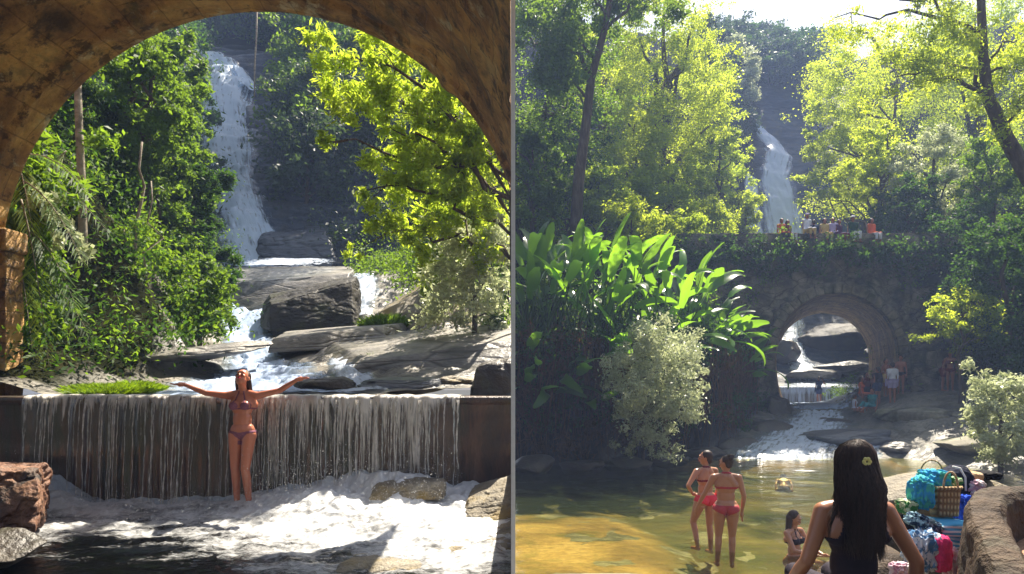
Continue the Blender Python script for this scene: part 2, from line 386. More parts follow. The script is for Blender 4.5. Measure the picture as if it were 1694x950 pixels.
# ================================================================== LEFT RIVER: terrain
PY = [8.2, 8.5, 9.5, 10.5, 12, 14, 16, 17.5, 19.5, 22, 25, 26.2, 28, 29, 31.5, 32.5, 35, 36.5, 38.5, 42, 60, 90]
PZ = [-.32, -.32, -.22, -.08, .18, .62, 1.1, 1.75, 2.75, 3.35, 4.0, 5.6, 7.6, 8.6, 11.6, 12.4, 15.6, 17.0, 18.6, 20.5, 33, 46]
def zL(x, y, det=True):
    x = np.asarray(x, float); y = np.asarray(y, float)
    wob = .8*fbm(x*.25, y*.1, 3)*smooth(9, 18, y)
    z = interp(y+wob, PY, PZ)
    zz = z+0
    # right hand slab rises to the right, and the right bank behind it
    z = z+smooth(-5.2, -.5, x)*(.12+.32*smooth(9, 12, y))*(1-smooth(14, 17, y))
    xb = -.17*y
    z = z+smooth(0, 1, (x-xb)/6.0)*smooth(15.5, 22, y)*3.2*(1-smooth(50, 70, y)*.5)
    # left bank
    xl = np.minimum(-.475*y+.35*fbm(x*.5, y*.5, 9), -5.6)
    s = np.maximum(0, xl-x); z = z+smooth(0, 1, s/1.0)*.25+np.minimum(s*1.15, 7)*smooth(10, 12.5, y)+.25*s*smooth(8.4, 10, y)
    # channel between the banks carries the stream a little lower
    xc = interp(y, [8.4, 10, 12, 14, 18, 24], [-3.6, -3.9, -4.6, -5.5, -7.2, -9.4])
    wd = interp(y, [8.4, 10, 12, 14, 24], [1.7, 1.5, .8, .6, 1.0])
    z = z-.16*np.exp(-((x-xc)/wd)**2)*(1-smooth(24, 26, y))*smooth(8.6, 9.6, y)
    # far hillside right of the falls stays steep and wooded
    if det:
        near = 1-smooth(24, 30, y)
        r = 1-np.abs(fbm(x*.55+2, y*.8, 1, 4))*2.2
        z = z+near*(.10*fbm(x*1.1, y*1.5, 5, 5)+.09*r*smooth(9, 10, y))+(1-near)*(.55*fbm(x*.35, y*.5, z*.25, 4))
        sd_ = .9; st = (z/sd_-np.floor(z/sd_)); z = z+smooth(23, 26, y)*(smooth(.55, 1, st)-st)*sd_*.75
        # ledges broken into the slab
        l = fbm(x*.35+y*.12, y*.55-x*.15, 7, 3); st2 = l*7-np.floor(l*7)
        z = z+near*smooth(9.2, 10.5, y)*(smooth(.8, 1, st2)-st2)*.11
    return z
def sheet(name, zf, X, Y, mat, kind='structure', parent=None):
    xx, yy = np.meshgrid(X, Y, indexing='ij')
    V = np.stack([xx, yy, zf(xx, yy)], -1).reshape(-1, 3)
    o = mk(name, V, grid_faces(len(X), len(Y)), MAT[mat] if isinstance(mat, str) else mat, parent, True)
    if kind: o['kind'] = kind
    return o
# material of the left terrain: pale slab low down, dark wet rock on the cliff, soil on the wooded banks
def terrain_mat(name, rock, rock2, soil, attr='bank', attr2='high'):
    m, n, out = M(name); v = coords(n)
    def layer(cols, sc, st):
        vv = coords(n, st); a = noise(n, vv, sc, 8, .62, .5)
        return ramp(n, a, [(.3+.4*i/(len(cols)-1), c) for i, c in enumerate(cols)]), a
    c1, a1 = layer(rock, .8, (1, 1, 2.5)); c2, a2 = layer(rock2, .6, (.7, 1, 4)); c3, a3 = layer(soil, 1.5, (1, 1, 1))
    at = N(n, 'ShaderNodeAttribute', attribute_name=attr).outputs['Fac']; hi = N(n, 'ShaderNodeAttribute', attribute_name=attr2).outputs['Fac']
    fine = noise(n, v, 11, 5, .65)
    col = mixc(n, hi, c1, c2)
    wn = noise(n, coords(n, (.9, .35, 1)), 1.1, 7, .7, 1.2)
    col = mixc(n, math_(n, 'MULTIPLY', ramp(n, wn, [(.5, 0.0), (.6, 1.0)]), .55), col, (.07, .065, .045))
    dk = noise(n, coords(n, (.35, 1.3, 1)), 1.6, 6, .7, .8)
    k = ramp(n, math_(n, 'ABSOLUTE', math_(n, 'SUBTRACT', dk, .5)), [(.0, 0.0), (.018, 1.0)])
    col = mixc(n, math_(n, 'MULTIPLY', math_(n, 'SUBTRACT', 1.0, k), .8), col, (.02, .02, .018))
    col = mixc(n, at, col, c3)
    col = mixc(n, .5, col, ramp(n, fine, [(.3, .35), (.7, 1.0)]), 'MULTIPLY')
    h = math_(n, 'ADD', math_(n, 'ADD', a1, math_(n, 'MULTIPLY', fine, .3)), math_(n, 'MULTIPLY', k, .2))
    b = N(n, 'ShaderNodeBump', {'Height': h, 'Strength': .55, 'Distance': .15}).outputs[0]
    bs = N(n, 'ShaderNodeBsdfPrincipled', {'Base Color': col, 'Roughness': ramp(n, a1, [(.4, .35), (.6, .75)]), 'Normal': b, 'Specular IOR Level': math_(n, 'MULTIPLY', math_(n, 'MULTIPLY', math_(n, 'SUBTRACT', 1.0, at), .55), math_(n, 'SUBTRACT', 1.0, math_(n, 'MULTIPLY', hi, .75)))})
    n.links.new(bs.outputs[0], out.inputs[0]); return m
def add_attr(o, name, val):
    a = o.data.attributes.new(name, 'FLOAT', 'POINT'); a.data.foreach_set('value', np.asarray(val, dtype=np.float32).ravel())
MAT['near_brown'] = rocky('brown_corner_rock', [(.05, .035, .025), (.16, .11, .08), (.28, .21, .15)], 1.5, .75, .6, wet=.3)
MAT['bed_left'] = terrain_mat('left_river_rock', [(.06, .06, .06), (.17, .155, .135), (.27, .245, .20), (.38, .345, .28)], [(.025, .035, .05), (.075, .09, .12), (.15, .17, .20)], [(.010, .012, .006), (.025, .028, .012), (.05, .045, .022)])
X = -np.concatenate([np.linspace(0, 14, 190), np.linspace(14.3, 60, 110)])[::-1]
Y = np.concatenate([np.linspace(8.42, 26, 210), np.linspace(26.2, 44, 110), np.linspace(44.6, 90, 50)])
o = sheet('river_bed', zL, X, Y, 'bed_left')
xx, yy = np.meshgrid(X, Y, indexing='ij')
nb = fbm(xx*.5, yy*.5, 4)
bank = np.maximum(smooth(.2, 1.2, (-.475*yy-xx)+nb*1.2)*(yy > 10)+smooth(-.2, .6, -5.9-xx+nb)*(yy <= 12)*(yy > 8.7), smooth(0, 1.5, xx+.12*yy+nb*2)*smooth(17, 19, yy))
bank = np.where(yy > 26, np.maximum(smooth(0, 2, -.50*yy-xx+nb*3), smooth(0, 2, xx+.255*yy+nb*4)), bank)
bank = np.maximum(bank, smooth(41, 44, yy))
add_attr(o, 'bank', bank); add_attr(o, 'high', smooth(19, 25, yy))
# basin under the plunge pool
def zbas(x, y): return -2.1+.0*x+.15*fbm(x, y, 2)+smooth(6.5, 4.2, y)*(-.3)
sheet('pool_bed', zbas, np.linspace(-12, 0, 40), np.linspace(2.5, 8.4, 24), 'dark_rock')

# ---- the tunnel arch the picture is taken from
AX, AZ, AR = -3.446, 1.40, 3.62
def stone_arch_mat(name, c):
    m, n, out = M(name)
    uv = N(n, 'ShaderNodeTexCoord').outputs['UV']; v = coords(n)
    br = N(n, 'ShaderNodeTexBrick', {'Vector': mixc(n, .03, uv, N(n,'ShaderNodeTexNoise',{'Vector':v,'Scale':2.0}).outputs[1]), 'Scale': 1.0, 'Mortar Size': .012, 'Mortar Smooth': .6, 'Brick Width': 1.1, 'Row Height': .42,
           'Color1': (1, 1, 1, 1), 'Color2': (.72, .72, .72, 1), 'Mortar': (.45, .42, .38, 1)})
    a = noise(n, coords(n, (.8, .7, .8)), 1.5, 8, .66, .3); f = noise(n, v, 14, 6, .65); g = noise(n, v, 3.4, 7, .72, .1)
    col = ramp(n, a, [(.30, c[0]), (.45, c[1]), (.58, c[2]), (.72, c[3])])
    col = mixc(n, ramp(n, g, [(.52, 0.0), (.60, .85)]), col, c[0]); ms = noise(n, coords(n, (1, .6, 1)), 1.7, 8, .7, .4); col = mixc(n, ramp(n, ms, [(.55, 0.0), (.66, .6)]), col, (.10, .10, .025))
    lt = noise(n, coords(n, (1, .8, 1)), 2.8, 6, .7, .2)
    col = mixc(n, ramp(n, lt, [(.58, 0.0), (.66, .7)]), col, c[4])
    col = mixc(n, .6, col, br.outputs[0], 'MULTIPLY'); col = mixc(n, .5, col, ramp(n, f, [(.3, .45), (.7, 1.0)]), 'MULTIPLY')
    h = math_(n, 'ADD', math_(n, 'ADD', g, math_(n, 'MULTIPLY', f, .4)), math_(n, 'MULTIPLY', br.outputs[1], -.35))
    b = N(n, 'ShaderNodeBump', {'Height': h, 'Strength': 1.0, 'Distance': .14}).outputs[0]
    bs = N(n, 'ShaderNodeBsdfPrincipled', {'Base Color': col, 'Roughness': .62, 'Normal': b, 'Specular IOR Level': .45})
    n.links.new(bs.outputs[0], out.inputs[0]); return m
MAT['arch'] = stone_arch_mat('orange_brown_arch_stone', [(.10, .048, .018), (.46, .22, .06), (.82, .45, .12), (.90, .62, .22), (.94, .78, .45)])
tun = empty('stone_archway', (AX, 9.2, -1.6), 0, 'orange brown stone vault of the tunnel framing the tall waterfall', 'archway')
T0 = Vector(tun.location)
def zcut(x): return AZ+math.sqrt(AR**2-(x-AX)**2)
thR = math.acos((-.012-AX)/AR)
th = np.linspace(math.pi*1.0, thR, 220); Yv = np.linspace(9.2, 3.6, 150)
tt, yv = np.meshgrid(th, Yv, indexing='ij')
rough_ = .07*fbm(tt*5, yv*1.6, 2, 5)-.04*np.clip(1-np.abs(fbm(tt*3, yv*.7, 9, 4))*5, 0, 1)+.03*np.round(fbm(np.floor(tt*6), np.floor(yv*1.1), 3, 1)*2)
rr = AR+np.where(yv > 9.15, 0, rough_)
ring = smooth(8.75, 8.7, yv)*.05; rr = rr+ring            # a dressed voussoir ring, then the rougher vault
Vv = np.stack([AX+rr*np.cos(tt), yv, AZ+rr*np.sin(tt)], -1).reshape(-1, 3)-np.array(T0)
Vv[:, 0] = np.minimum(Vv[:, 0], -.012-T0.x)
mk('vault', Vv, grid_faces(len(th), len(Yv)), MAT['arch'], tun, True, uv=np.stack([yv.ravel(), (tt*AR).ravel()], 1))
# spandrel face at the far mouth + outer top (thickness 0.9 m)
ro = AR+.95
def ring_pt(a, r): return (min(AX+r*math.cos(a), -.012), AZ+r*math.sin(a))
mb = MB(); V = []; 
for a in th:
    x0, z0 = ring_pt(a, AR+.001); x1, z1 = ring_pt(a, ro)
    V += [(x0-T0.x, 0, z0-T0.z), (x1-T0.x, 0, z1-T0.z), (x1-T0.x, -5.6, z1-T0.z)]
Fs = []
for i in range(len(th)-1):
    for k in range(2): Fs.append([i*3+k, i*3+k+1, (i+1)*3+k+1, (i+1)*3+k])
mb.add(V, Fs); mb.build('voussoir_ring', MAT['arch'], tun)
# pier with an impost moulding
def pier_box(mbx, x0, x1, y0, y1, z0, z1): mbx.box(((x0+x1)/2-T0.x, (y0+y1)/2-T0.y, (z0+z1)/2-T0.z), (x1-x0, y1-y0, z1-z0))
def rough_block(name, x0, x1, y0, y1, z0, z1, mat, parent, off, n=26, amp=.035, seed=0):
    """front (-y) and inner (+x) faces of a rough stone block, plus the rest of the box"""
    us = np.linspace(x0, x1, n); vs = np.linspace(y0, y1, n); zs = np.linspace(z0, z1, n*2)
    path = [(u, y0) for u in us]+[(x1, v) for v in vs[1:]]
    px_ = np.array(path); a, b = np.meshgrid(np.arange(len(px_)), zs, indexing='ij')
    x = px_[a, 0]; y = px_[a, 1]; nz = amp*fbm(x*2.2, y*2.2+seed, b*2.2, 4)
    V = np.stack([x+nz*(a >= n-1), y-nz*(a < n), b+0*x], -1).reshape(-1, 3)-np.array(off)
    uvv = np.stack([np.abs(x-x1)+np.abs(y-y0), b], -1).reshape(-1, 2)
    o1 = mk(name, V, grid_faces(len(px_), len(zs)), MAT[mat], parent, True, uv=uvv); return o1
rough_block('pier', -9.6, -6.80, 8.92, 9.25, -.6, 1.46, 'arch', tun, T0, amp=.05)
mbx = MB(); pier_box(mbx, -9.6, -6.73, 8.83, 9.27, 1.66, 1.96); pier_box(mbx, -9.6, -6.77, 8.88, 9.26, 1.44, 1.657)
mo = mbx.build('impost_moulding', MAT['arch'], tun)
bv = mo.modifiers.new('b', 'BEVEL'); bv.width = .04; bv.segments = 3
# spandrel mass behind the left side of the ring
mbx = MB(); pier_box(mbx, -12, AX-ro-.02, 8.5, 9.19, 1.985, 6.5); mbx.build('spandrel', MAT['arch'], tun)

# added divider between the two river scenes; its white end draws the parting line
pw = empty('scene_divider', (.009, 5.2, -3.0), 0, 'tall thin added divider whose white end draws the line between the two rivers', 'wall')
MAT['white'] = plain('white_paint', (.85, .85, .84), .6)
MAT['white'].node_tree.nodes
mbx = MB(); mbx.box((0, .25, 3.15), (.030, .29, 6.3)); mbx.box((0, 2.2, 1.0), (.030, 3.6, 2.0))
mbx.build('wall_body', MAT['arch'], pw)
mbx = MB(); mbx.box((0, .05, 3.15), (.033, .1, 6.3)); mbx.build('parting_line', MAT['white'], pw)

# ---- weir
we = empty('weir', (-3.6, 8.5, -2.2), 0, 'low dark stone weir with water curtain pouring over its lip', 'weir')
W0 = Vector(we.location)
MAT['weir'] = rocky('stained_weir_stone', [(.012, .007, .005), (.05, .022, .012), (.13, .06, .03), (.20, .11, .06)], 1.6, .45, .5, wet=.6, stretch=(2.4, 1, .5), stains=(.03, .03, .012))
n1 = 160; xs = np.linspace(-10.5, -.01, n1); prof = [(8.42, -.265), (8.02, -.262), (7.97, -.275), (7.965, -.335), (8.03, -.345)]+[(8.03+.10*t, -.345-1.75*t) for t in np.linspace(0.02, 1, 26)]
Vw = np.array([[(x, y-(.03*pn(x*3, z*3, 1)+.04*pn(x*.9, z*4, 2))*(z < -.34), z+(.012*pn(x*2, 5, 2) if z > -.3 else 0)) for (y, z) in prof] for x in xs]).reshape(-1, 3)-np.array(W0)
mk('weir_wall', Vw, grid_faces(n1, len(prof)), MAT['weir'], we, True)
# ---- curtain of falling threads
def curtain():
    rng = np.random.RandomState(3); V = []; Fs = []; nb_ = 0
    def strand(x, r, zend, ph, y0=7.955):
        nonlocal nb_
        m_ = 26; k = 5
        for i in range(m_):
            t = i/(m_-1); z = -.30+(zend+.30)*t
            y = y0-.10*math.sqrt(t)-.02*math.sin(ph); xx_ = x+.012*math.sin(ph+t*7)*t+.010*pn(ph, t*9, 1)
            ra = r*(1.45-1.05*t**.35+.40*float(pn(ph*3, t*6, 2)))
            if t > .7: ra *= max(.25, 1+.9*float(pn(ph*5, t*14, 4)))
            ra = max(.0012, ra)
            for q in range(k):
                a = 6.283*q/k; V.append((xx_+ra*1.2*math.cos(a), y+ra*.7*math.sin(a), z))
        for i in range(m_-1):
            for q in range(k): Fs.append((nb_+i*k+q, nb_+i*k+(q+1) % k, nb_+(i+1)*k+(q+1) % k, nb_+(i+1)*k+q))
        nb_ += m_*k
    x = -5.82
    while x < -.62:
        dens = .5+.5*float(pn(x*1.7, 3, 1))+.25*float(pn(x*6, 1, 1))
        if x > -2.9: dens += .25
        zend = -1.62 if rng.rand() < .8 else -.30-1.3*rng.rand()
        r = .0030+.009*rng.rand()**3+.003*max(0, dens)
        if rng.rand() < .58*min(1, dens+.30): strand(x, r, zend, rng.rand()*20)
        x += .012+.028*rng.rand()+.05*max(0, .35-dens)*rng.rand()
    return np.array(V), np.array(Fs)
m, n, out = M('falling_water_threads')
v = coords(n, (8, 8, 2)); a = noise(n, v, 4, 4, .7)
wh = N(n, 'ShaderNodeBsdfPrincipled', {'Base Color': (.93, .91, .88, 1), 'Roughness': .2, 'Specular IOR Level': .8}); tl = N(n, 'ShaderNodeBsdfTranslucent', {'Color': (.85, .8, .72, 1)})
tp = N(n, 'ShaderNodeBsdfTransparent', {'Color': (.9, .9, .9, 1)})
mx = N(n, 'ShaderNodeMixShader', {0: .4, 1: wh.outputs[0], 2: tl.outputs[0]}); mx2 = N(n, 'ShaderNodeMixShader', {0: ramp(n, a, [(.35, 0.0), (.6, .72)]), 1: mx.outputs[0], 2: tp.outputs[0]})
n.links.new(mx2.outputs[0], out.inputs[0]); MAT['threads'] = m
V, Fs = curtain(); o = mk('water_curtain', V, Fs, MAT['threads'], None, True); tag(o, kind='structure')
# the lip sheet: a glassy roll of water along the crest
MAT['lip'] = fallwater('lip_water', .03, (.92, .88, .82), 30, .8, .48, .60)
xs = np.linspace(-5.84, -.62, 700); pr = [(8.25, -.245), (8.03, -.243), (7.965, -.255), (7.945, -.30), (7.935, -.37), (7.925, -.46), (7.91, -.65), (7.90, -.90), (7.89, -1.2), (7.88, -1.45), (7.87, -1.62)]
Vl = np.array([[(x+.010*math.sin(x*17+j), y-.007*math.sin(x*60+3*math.sin(x*9))-.010*math.sin(x*31), z+.006*math.sin(x*23)) for j, (y, z) in enumerate(pr)] for x in xs]).reshape(-1, 3)
uvl = np.array([[(x+.004*math.sin(x*9+j), [0, .1, .18, .24, .31, .4, .6, .85, 1.15, 1.4, 1.6][j]) for j in range(len(pr))] for x in xs]).reshape(-1, 2)
ed = np.array([[.62, .85, .9, .70, .50, .35, .24, .18, .16, .20, .40][j]+.16*float(pn(x*.9, 2.2, 1))+.10*(x > -2.9)-.5*float(smooth(-1.15, -.6, x)+smooth(-5.5, -5.85, x))*(j > 2)*(.6+float(pn(x*7, 4, 1))) for x in xs for j in range(11)])
o = mk('crest_water', Vl, grid_faces(len(xs), 11), MAT['lip'], None, True, uv=uvl, vattr={'edge': ed}); tag(o, kind='structure')
# ---- plunge pool with foam
MAT['pool_l'] = poolwater('plunge_pool_water', (.25, .30, .33), 5, .5)
X = np.linspace(-8.5, -.01, 620); Y = np.linspace(3.6, 8.02, 420); xx, yy = np.meshgrid(X, Y, indexing='ij')
heap = .10*smooth(-1.6, -.3, xx)*smooth(5.4, 6.6, yy)+np.exp(-((xx+1.75)/1.15)**2)*smooth(6.3, 7.6, yy)*.30+smooth(7.35, 7.85, yy)*.10*smooth(-6, -5.5, xx)+.30*np.exp(-((xx+5.6)/.35)**2)*smooth(7.2, 7.8, yy)
act = smooth(4.7, 7.7, yy+.35*fbm(xx*.8, yy*.8, 2)+smooth(-3.8, -1.0, xx)*1.3)
z = -1.60+heap*(1+.8*fbm(xx*2, yy*2, 1))+act*(.06*fbm(xx*3, yy*3, 3, 4)+.035*fbm(xx*8, yy*9, 5, 3))+.018*fbm(xx*1.5, yy*3, 6, 3)
foam = np.clip(act*.62+heap*1.2+.48*fbm(xx*1.6, yy*3.2, 11, 6)*smooth(3.6, 5.6, yy)+.03+.13*smooth(4.4, 5.6, yy+.5*fbm(xx*.7, yy*2.5, 31)), 0, 1)-.16
o = mk('plunge_pool', np.stack([xx, yy, z], -1).reshape(-1, 3), grid_faces(len(X), len(Y)), MAT['pool_l'], None, True, vattr={'foam': foam.ravel()}); tag(o, kind='structure')
# ---- spray: droplets thrown up where the curtain lands
MAT['spray'] = plain('white_spray', (.85, .86, .88), .5)
rng = np.random.RandomState(5); n_ = 14000
sx_ = np.where(rng.rand(n_) < .6, -1.75+rng.normal(size=n_)*.75, rng.uniform(-5.8, -.7, n_)); sx_ = np.where(rng.rand(n_) < .12, -5.55+rng.normal(size=n_)*.18, sx_)
hh = np.where(np.abs(sx_+1.75) < 1.2, .55, .20)+.25*(np.abs(sx_+5.55) < .3)
c = np.stack([np.minimum(sx_, -.05), 7.8-rng.rand(n_)**1.5*1.1, -1.55+np.abs(rng.normal(size=n_))*hh*.55+.1*hh], 1); rad = .0009+.0030*rng.rand(n_)**4
tet = np.array([(1, 0, 0), (-1, 0, 0), (0, 1, 0), (0, -1, 0), (0, 0, 1), (0, 0, -1)], float); tf = np.array([(0, 2, 4), (2, 1, 4), (1, 3, 4), (3, 0, 4), (2, 0, 5), (1, 2, 5), (3, 1, 5), (0, 3, 5)])
V = (c[:, None, :]+tet[None]*rad[:, None, None]*np.array([1, 1, 1.5])).reshape(-1, 3); Fs = (tf[None]+6*np.arange(n_)[:, None, None]).reshape(-1, 3)
tag(mk('spray', V, Fs, MAT['spray'], None, True), kind='stuff', label='white droplets splashing up at the foot of the weir', cat='spray')

# ---- stream on the slabs and the tall fall
def ribbon(name, path, mat, zf, lift=.05, nu=26, step=.12, amp=.05, seed=0, soft=0):
    """path: (x, y, width); follows the terrain"""
    p = np.array(path, float); s = np.concatenate([[0], np.cumsum(np.hypot(np.diff(p[:, 0]), np.diff(p[:, 1])))])
    ss = np.arange(0, s[-1], step); cx = np.interp(ss, s, p[:, 0]); cyy = np.interp(ss, s, p[:, 1]); wd = np.interp(ss, s, p[:, 2])
    u = np.linspace(-1, 1, nu); W = wd[:, None]*.5*(1+.40*fbm(ss[:, None]*1.3+seed, np.sign(u)[None]*3, 2))
    x = cx[:, None]+u[None]*W; y = cyy[:, None]+0*u[None]
    z = zf(x, y)
    if soft:
        kz = np.ones(soft)/soft; zp = np.pad(z, ((soft//2, soft//2), (0, 0)), 'edge'); z = np.apply_along_axis(lambda c_: np.convolve(c_, kz, 'valid'), 0, zp)[:len(ss)]
        z = z+.12*fbm(x*1.2+seed, y*.9, 5, 4)+.05*np.abs(fbm(x*5, y*1.5, seed, 3))
    z = z+lift*(1-.9*u[None]**4)+amp*fbm(x*3, y*2.5, seed, 3)
    x = np.minimum(x, -.02) if path[0][0] < 0 else np.maximum(x, .04)
    dl = np.sqrt(np.gradient(cx)**2+np.gradient(cyy)**2+np.gradient(z[:, nu//2])**2); vlen = np.cumsum(dl)
    uv = np.stack([u[None]*W, vlen[:, None]+0*u[None]], -1).reshape(-1, 2)
    ed = (1-np.abs(u[None])**2.2+0*x)*.9
    o = mk(name, np.stack([x, y, z], -1).reshape(-1, 3), grid_faces(len(ss), nu), MAT[mat], None, True, uv=uv, vattr={'edge': ed.ravel()})
    return tag(o, kind='structure')
MAT['fall'] = fallwater('tall_fall_water', .015, (.74, .86, 1.0), 6, .9, .45, .60)  # reflected sky blue is put into the colours of these falls
MAT['fall2'] = fallwater('slab_stream_water', .03, (.60, .74, 1.0), 4.5, 1.2)
MAT['fall3'] = fallwater('thin_trickle_water', -.02, (.75, .84, 1.0), 7, 1.5)
def LX(px, y): return (px-847)/F*y
ribbon('tall_waterfall', [(LX(p_, y_), y_, w_*y_/F) for p_, y_, w_ in [(336, 38.8, 40), (358, 36.8, 56), (384, 35, 84), (372, 33.5, 104), (372, 31, 108), (378, 29, 92), (388, 27.6, 100), (404, 26.4, 120), (424, 25.3, 150), (440, 24.5, 170)]], 'fall', zL, .30, 44, .05, .10, 1, soft=13)
ribbon('bright_side_fall', [(LX(p_, y_), y_, w_*y_/F) for p_, y_, w_ in [(392, 35.6, 34), (408, 34.8, 44), (412, 34.2, 40)]], 'fall', zL, .42, 20, .05, .10, 4, soft=21)
ribbon('upper_stream', [(LX(p_, y_), y_, w_*y_/F) for p_, y_, w_ in [(440, 24.7, 150), (450, 22, 170), (440, 20, 150), (418, 18, 110), (405, 16, 90), (408, 14.6, 90)]], 'fall2', zL, .07, 34, .06, .05, 2)
ribbon('lower_stream', [(LX(p_, y_), y_, w_*y_/F) for p_, y_, w_ in [(410, 14.7, 80), (425, 13, 100), (430, 11.6, 150), (420, 10.5, 250), (410, 9.6, 320), (400, 8.7, 400), (400, 8.3, 460)]], 'fall2', zL, .05, 44, .05, .04, 3)
ribbon('ledge_water', [(LX(p_, y_), y_, w_*y_/F) for p_, y_, w_ in [(480, 24.0, 150), (480, 22, 170), (468, 20, 160), (450, 18.6, 120)]], 'fall3', lambda x, y: np.maximum(zL(x, y), np.interp(y, [18.4, 24], [2.95, 4.12])), .08, 34, .06, .05, 9)
ribbon('side_trickle', [(LX(p_, y_), y_, w_*y_/F) for p_, y_, w_ in [(598, 21, 40), (606, 19, 44), (600, 17.6, 40), (598, 16.6, 30)]], 'fall3', zL, .08, 14, .06, .04, 6)
ribbon('slab_trickle', [(LX(p_, y_), y_, w_*y_/F) for p_, y_, w_ in [(560, 11.5, 40), (575, 10.2, 60), (590, 9.4, 110), (590, 8.5, 130)]], 'fall3', zL, .04, 20, .05, .03, 8)
# ---- boulders of the left river
def LB(px, py, d, size, seed, mat, label, **k): return boulder('boulder', tuple(P(px, py, d)), size, seed, mat, label, clipx=-1, **k)
def Q(*a): return [P(*q) for q in a]
block('boulder', Q((440, 552, 15.2), (590, 545, 15.4), (442, 505, 15.5), (586, 462, 16.2), (420, 540, 17), (605, 520, 17.4), (440, 485, 17), (596, 452, 17.4)), 'black_rock', 'big dark wedge shaped boulder with sloping top in the middle of the stream', seed=11, amp=.05, clipx=-1, nseg=90, rnd=.25, sc=2.2)
block('ledge', Q((380, 520, 17.6), (560, 500, 17.6), (382, 468, 18.4), (585, 452, 18.4), (380, 500, 24), (600, 480, 24), (385, 440, 24.2), (585, 440, 24.4)), 'slab', 'blue grey sloping ledge behind the big dark boulder', seed=13, amp=.035, clipx=-1, nseg=60)
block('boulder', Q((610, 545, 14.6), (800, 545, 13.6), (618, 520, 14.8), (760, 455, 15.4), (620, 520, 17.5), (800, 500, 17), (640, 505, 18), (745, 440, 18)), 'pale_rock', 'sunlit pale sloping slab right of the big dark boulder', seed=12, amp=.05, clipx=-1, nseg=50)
block('ledge', Q((440, 585, 12.4), (640, 575, 12.4), (450, 560, 12.5), (640, 538, 12.9), (460, 570, 14.5), (680, 560, 14.5), (470, 548, 14.8), (690, 530, 15.2)), 'slab', 'grey shelf with a dark undercut edge below the big boulder', seed=14, amp=.04, clipx=-1, nseg=50)
block('ledge', Q((560, 632, 10.1), (860, 610, 9.9), (600, 598, 10.3), (860, 560, 10.6), (520, 580, 12.8), (860, 560, 12.8), (540, 562, 13), (860, 534, 13.4)), 'slab', 'wide sunlit pale rock shelf filling the right half above the weir', seed=17, amp=.025, clipx=-1, nseg=80)
block('ledge', Q((420, 450, 24.8), (560, 450, 24.8), (425, 395, 25.2), (548, 380, 25.4), (420, 430, 27.5), (560, 420, 27.5), (430, 372, 28), (545, 372, 28)), 'cliff', 'blue grey layered ledge right of the foot of the tall fall', seed=18, amp=.10, clipx=-1, nseg=70, rnd=.4)
block('ledge', Q((415, 378, 27.2), (510, 382, 27.2), (412, 300, 28.5), (495, 320, 28.5), (415, 360, 31), (520, 360, 31), (415, 280, 31.5), (500, 300, 31.5)), 'cliff', 'dark layered cliff step beside the middle of the tall fall', seed=19, amp=.10, clipx=-1, nseg=70, rnd=.4)
block('ledge', Q((405, 300, 29.4), (470, 305, 29.4), (408, 180, 32.5), (440, 190, 32.5), (405, 280, 33), (480, 290, 33), (405, 165, 35.5), (450, 180, 35.5)), 'cliff', 'tall narrow cliff rib beside the upper half of the tall fall', seed=20, amp=.10, clipx=-1, nseg=70, rnd=.4)
block('boulder', Q((325, 200, 34), (350, 200, 34), (318, 130, 35), (352, 140, 35), (320, 190, 37), (355, 190, 37), (322, 115, 38), (350, 125, 38)), 'dark_rock', 'black rock splitting the top of the tall fall', seed=21, amp=.06, clipx=-1)
LB(545, 640, 9.2, (.45, .3, .12), 16, 'dark_rock', 'low dark rock beside the outstretched left hand of the bather', rough=.3)
LB(670, 640, 9.1, (.62, .4, .15), 17, 'cliff', 'rounded grey blue rock just behind the weir crest', rough=.25)
LB(745, 632, 9.6, (.5, .4, .10), 18, 'pale_rock', 'low pale ledge between the round rock and the dark boulder', rough=.3)
LB(300, 588, 11.6, (1.5, .8, .16), 21, 'slab', 'mossy grey slab left of the stream', rough=.3, tilt=(.1, -.12))
LB(205, 600, 12.2, (1.1, .8, .22), 22, 'dark_rock', 'dark wet slab under the left bank undergrowth', rough=.3)
LB(85, 650, 8.75, (.10, .09, .08), 23, 'pale_rock', 'small round grey stone on the crest beside the moss', rough=.1, sub=3)
LB(-15, 910, 5.6, (.45, .3, .16), 25, 'dark_rock', 'dark pebbly rock below the reddish block', rough=.35)
block('boulder', Q((-60, 905, 6.1), (62, 890, 6.1), (-60, 780, 6.3), (66, 772, 6.4), (-80, 860, 7.6), (84, 850, 7.6), (-60, 765, 7.6), (80, 762, 7.6)), 'red_rock', 'reddish brown block of rock in the lower left corner', seed=24, amp=.10, clipx=-1, nseg=80, sc=2.6, rnd=.3)
block('boulder', Q((776, 690, 8.3), (860, 690, 8.3), (782, 600, 8.5), (860, 588, 8.5), (770, 690, 9.4), (860, 690, 9.4), (795, 606, 9.3), (860, 590, 9.3)), 'dark_rock', 'rounded dark brown boulder at the right end of the weir crest', seed=15, amp=.06, clipx=-1, rnd=.5)
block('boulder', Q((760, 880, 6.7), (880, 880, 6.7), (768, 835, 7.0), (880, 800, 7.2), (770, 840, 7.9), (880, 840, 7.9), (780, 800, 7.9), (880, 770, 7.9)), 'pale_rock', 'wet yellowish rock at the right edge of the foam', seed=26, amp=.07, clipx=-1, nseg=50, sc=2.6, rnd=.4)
block('boulder', Q((650, 945, 5.7), (880, 970, 5.5), (660, 918, 5.9), (880, 890, 6.1), (700, 910, 6.8), (880, 900, 6.8), (730, 880, 6.9), (880, 845, 6.9)), 'pale_rock', 'broad yellow brown rock with foam running over it', seed=27, amp=.06, clipx=-1, nseg=60, sc=3, rnd=.4)
